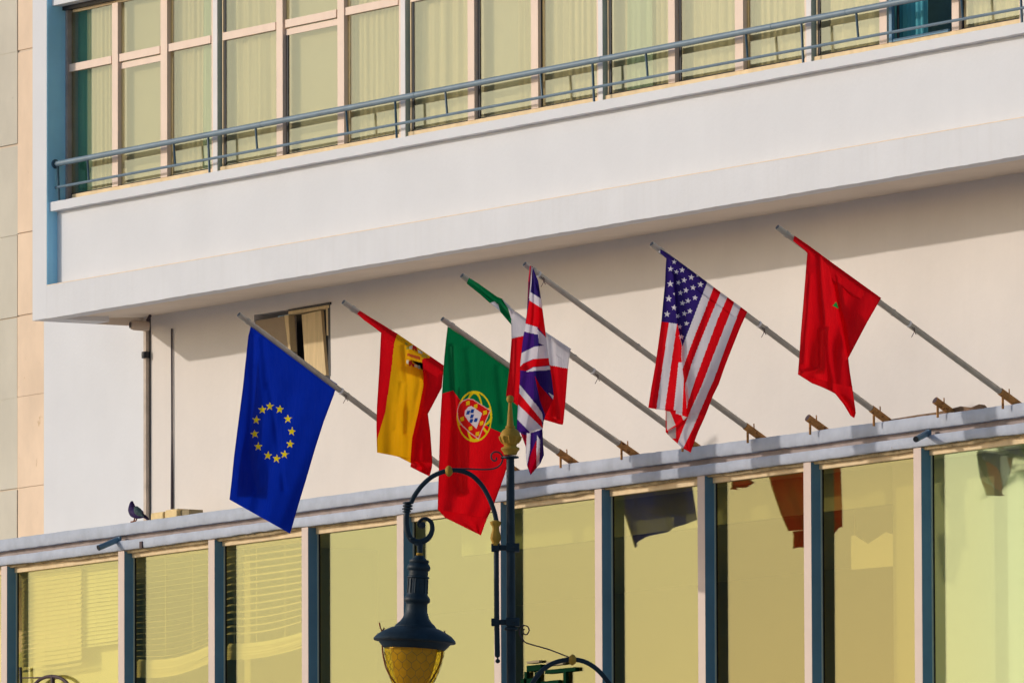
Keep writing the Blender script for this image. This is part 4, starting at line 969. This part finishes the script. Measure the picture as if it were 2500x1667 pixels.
globe = MB().lathe([(rr(r), h*Ls) for r, h in gl], top, axis, 36).build('globe', G_amb, LB, smooth=True)
MB().lathe([(rr(r*.78), h*Ls) for r, h in gl], top-axis*rr(6), axis, 24).build('diffuser', mat('amber_diffuser', (.78, .56, .10), .5, .15, 10, trans=.5), LB, smooth=True)
# hexagonal wire mesh over the globe
hm = MB(); u = axis.orthogonal().normalized(); v = axis.cross(u)
def gpos(th, h):
    for (r0, h0), (r1, h1) in zip(gl, gl[1:]):
        if h0 <= h <= h1:
            r = r0+(r1-r0)*(h-h0)/(h1-h0); return top+axis*h*Ls+(u*math.cos(th)+v*math.sin(th))*(rr(r)+.004)
    return top+axis*h*Ls
nh = 18; rows_h = [640+i*26 for i in range(12)]
for j, h in enumerate(rows_h):
    for i in range(nh):
        th = (i+.5*(j//2 % 2))*2*math.pi/nh
        if j % 2 == 0: hm.tube([gpos(th, h), gpos(th, h+26)], .0015, 4, cap=False)
        else:
            for sg in (-1, 1): hm.tube([gpos(th, h), gpos(th+sg*math.pi/nh, h+26)], .0015, 4, cap=False)
hm.build('wire_mesh', M['wire'], LB)
MB().tube(spin([L2(230, 1312), L2(236, 1380), L2(255, 1460), L2(290, 1530), L2(330, 1575), L2(390, 1625), L2(440, 1640)], 5), rr(6), 8).build('guard_bar', M['copper'], LB, smooth=True)
MB().tube(spin([L2(634, 1325), L2(632, 1390), L2(610, 1460), L2(560, 1550), L2(500, 1620), L2(440, 1642)], 5), rr(6), 8).build('guard_bar', M['copper'], LB, smooth=True)
for pts in ([(210, 1160), (218, 1195), (232, 1225)], [(245, 1195), (236, 1212), (222, 1228)], [(650, 1215), (654, 1240)]):
    MB().tube([L2(*p)-NRM*.02 for p in pts], rr(5), 6).build('wire_stub', M['copper'], LB)
# lower right arm
arm([(1190, 1760), (1196, 1690), (1222, 1610), (1262, 1540), (1315, 1477), (1380, 1435), (1450, 1414), (1520, 1408), (1600, 1424), (1680, 1474), (1750, 1552), (1800, 1630), (1830, 1720)], rr(16))
bulb(1515, 1410)
arm([(1490, 1392), (1350, 1338), (1210, 1298), (1176, 1268), (1157, 1228), (1162, 1192), (1190, 1178), (1216, 1190), (1221, 1216), (1204, 1240), (1184, 1232), (1182, 1212), (1192, 1204)], rr(4.5), 'scroll_rod', 'brown', 8)

# ------------------------------------------------------------------ pigeon
def cp(x, y): return (250+x/9.408, 1200+y/9.408)
YPg = .10
PG = empty('pigeon', onY(*cp(740, 690), YPg), 'dark grey pigeon standing on the canopy edge at the left', 'bird')
S9 = 1/9.408/165/1.1
def Pp(x, y, y0=YPg): return onY(*cp(x, y), y0)
def chain(pts, name, m, y0=YPg, seg=16):
    mb = MB(); P_ = spin([Pp(x, y, y0) for x, y, r in pts], 5); R_ = []
    for i in range(len(pts)-1):
        for k in range(5): R_.append((pts[i][2]+(pts[i+1][2]-pts[i][2])*k/5)/9.408/195)
    R_.append(pts[-1][2]/9.408/195); mb.tube(P_, R_, seg)
    return mb.build(name, m, PG, smooth=True)
mpig = mat('pigeon_slate', (.055, .085, .09), .8, .3, 30, spec=.1); mneck = mat('pigeon_violet', (.03, .014, .075), .7, .3, 30, spec=.15); mdark = mat('pigeon_dark', (.018, .010, .035), .8, spec=.1)
chain([(700, 222, 6), (680, 245, 40), (676, 285, 58), (680, 340, 78), (690, 410, 104), (730, 470, 122), (800, 510, 108), (870, 540, 74), (930, 555, 44), (990, 590, 28), (1030, 615, 10)], 'body', mneck)
chain([(745, 345, 8), (775, 380, 58), (810, 440, 88), (850, 490, 72), (900, 530, 40), (950, 575, 10)], 'wing', mpig, YPg-.055)
chain([(890, 410, 4), (925, 460, 16), (935, 520, 14), (915, 555, 4)], 'wing_bar', mdark, YPg-.09)
chain([(920, 500, 10), (965, 550, 32), (1015, 600, 36), (1058, 630, 16)], 'tail', mdark, YPg-.02)
chain([(628, 292, 3), (640, 284, 12), (655, 276, 18)], 'beak', mdark)
for a in ([(745, 590), (735, 640), (720, 680), (655, 692)], [(795, 595), (782, 635), (768, 665), (740, 678)]):
    MB().tube([Pp(*p) for p in a], .009, 6).build('leg', M['copper'], PG)

# ------------------------------------------------------------------ palm seen only as a reflection, across the street
def palm(loc, hgt, label):
    o = empty('palm_tree', Vector((loc.x, loc.y, 0)), label, 'tree')
    MB().tube([(loc.x, loc.y, 0), (loc.x+.2, loc.y, hgt*.5), (loc.x, loc.y, hgt)], [.28, .2, .2], 12).build('trunk', M['pipe'], o, smooth=True)
    r = random.Random(3); mb = MB(); c = Vector((loc.x, loc.y, hgt))
    for i in range(34):
        a = r.uniform(0, 6.28); el = r.uniform(-.5, 1.1); d = Vector((math.cos(a)*math.cos(el), math.sin(a)*math.cos(el), math.sin(el))); ln = r.uniform(.8, 1.1)
        tip = c+d*ln*.55; side = d.cross(Vector((0, 0, 1))).normalized(); upv = side.cross(d)
        mb.tube([c, tip], .015, 4)
        for k in range(-6, 7):
            th = k*.2; dd = (d*math.cos(th)+side*math.sin(th)).normalized(); l2 = ln*(1-.035*abs(k)); q_ = dd.cross(upv).normalized()*.022
            q_ = q_*2.2; n = len(mb.v); mb.v += [tip-q_, tip+q_, tip+dd*l2*.6+q_*.8-Vector((0, 0, .05)), tip+dd*l2-Vector((0, 0, .22*l2)), tip+dd*l2*.6-q_*.8-Vector((0, 0, .05))]
            mb.f.append((n, n+1, n+2, n+3, n+4))
    mb.build('crown', mat('palm_leaf', (.035, .085, .035), .55, .3, 3), o)
hit = onY(2527, 1135, Y_LG); d = Vector(ray(2527, 1135)); d.y = -d.y
pp = hit+d*170
palm(pp, pp.z, 'fan palm across the street, seen mirrored at the right edge window')
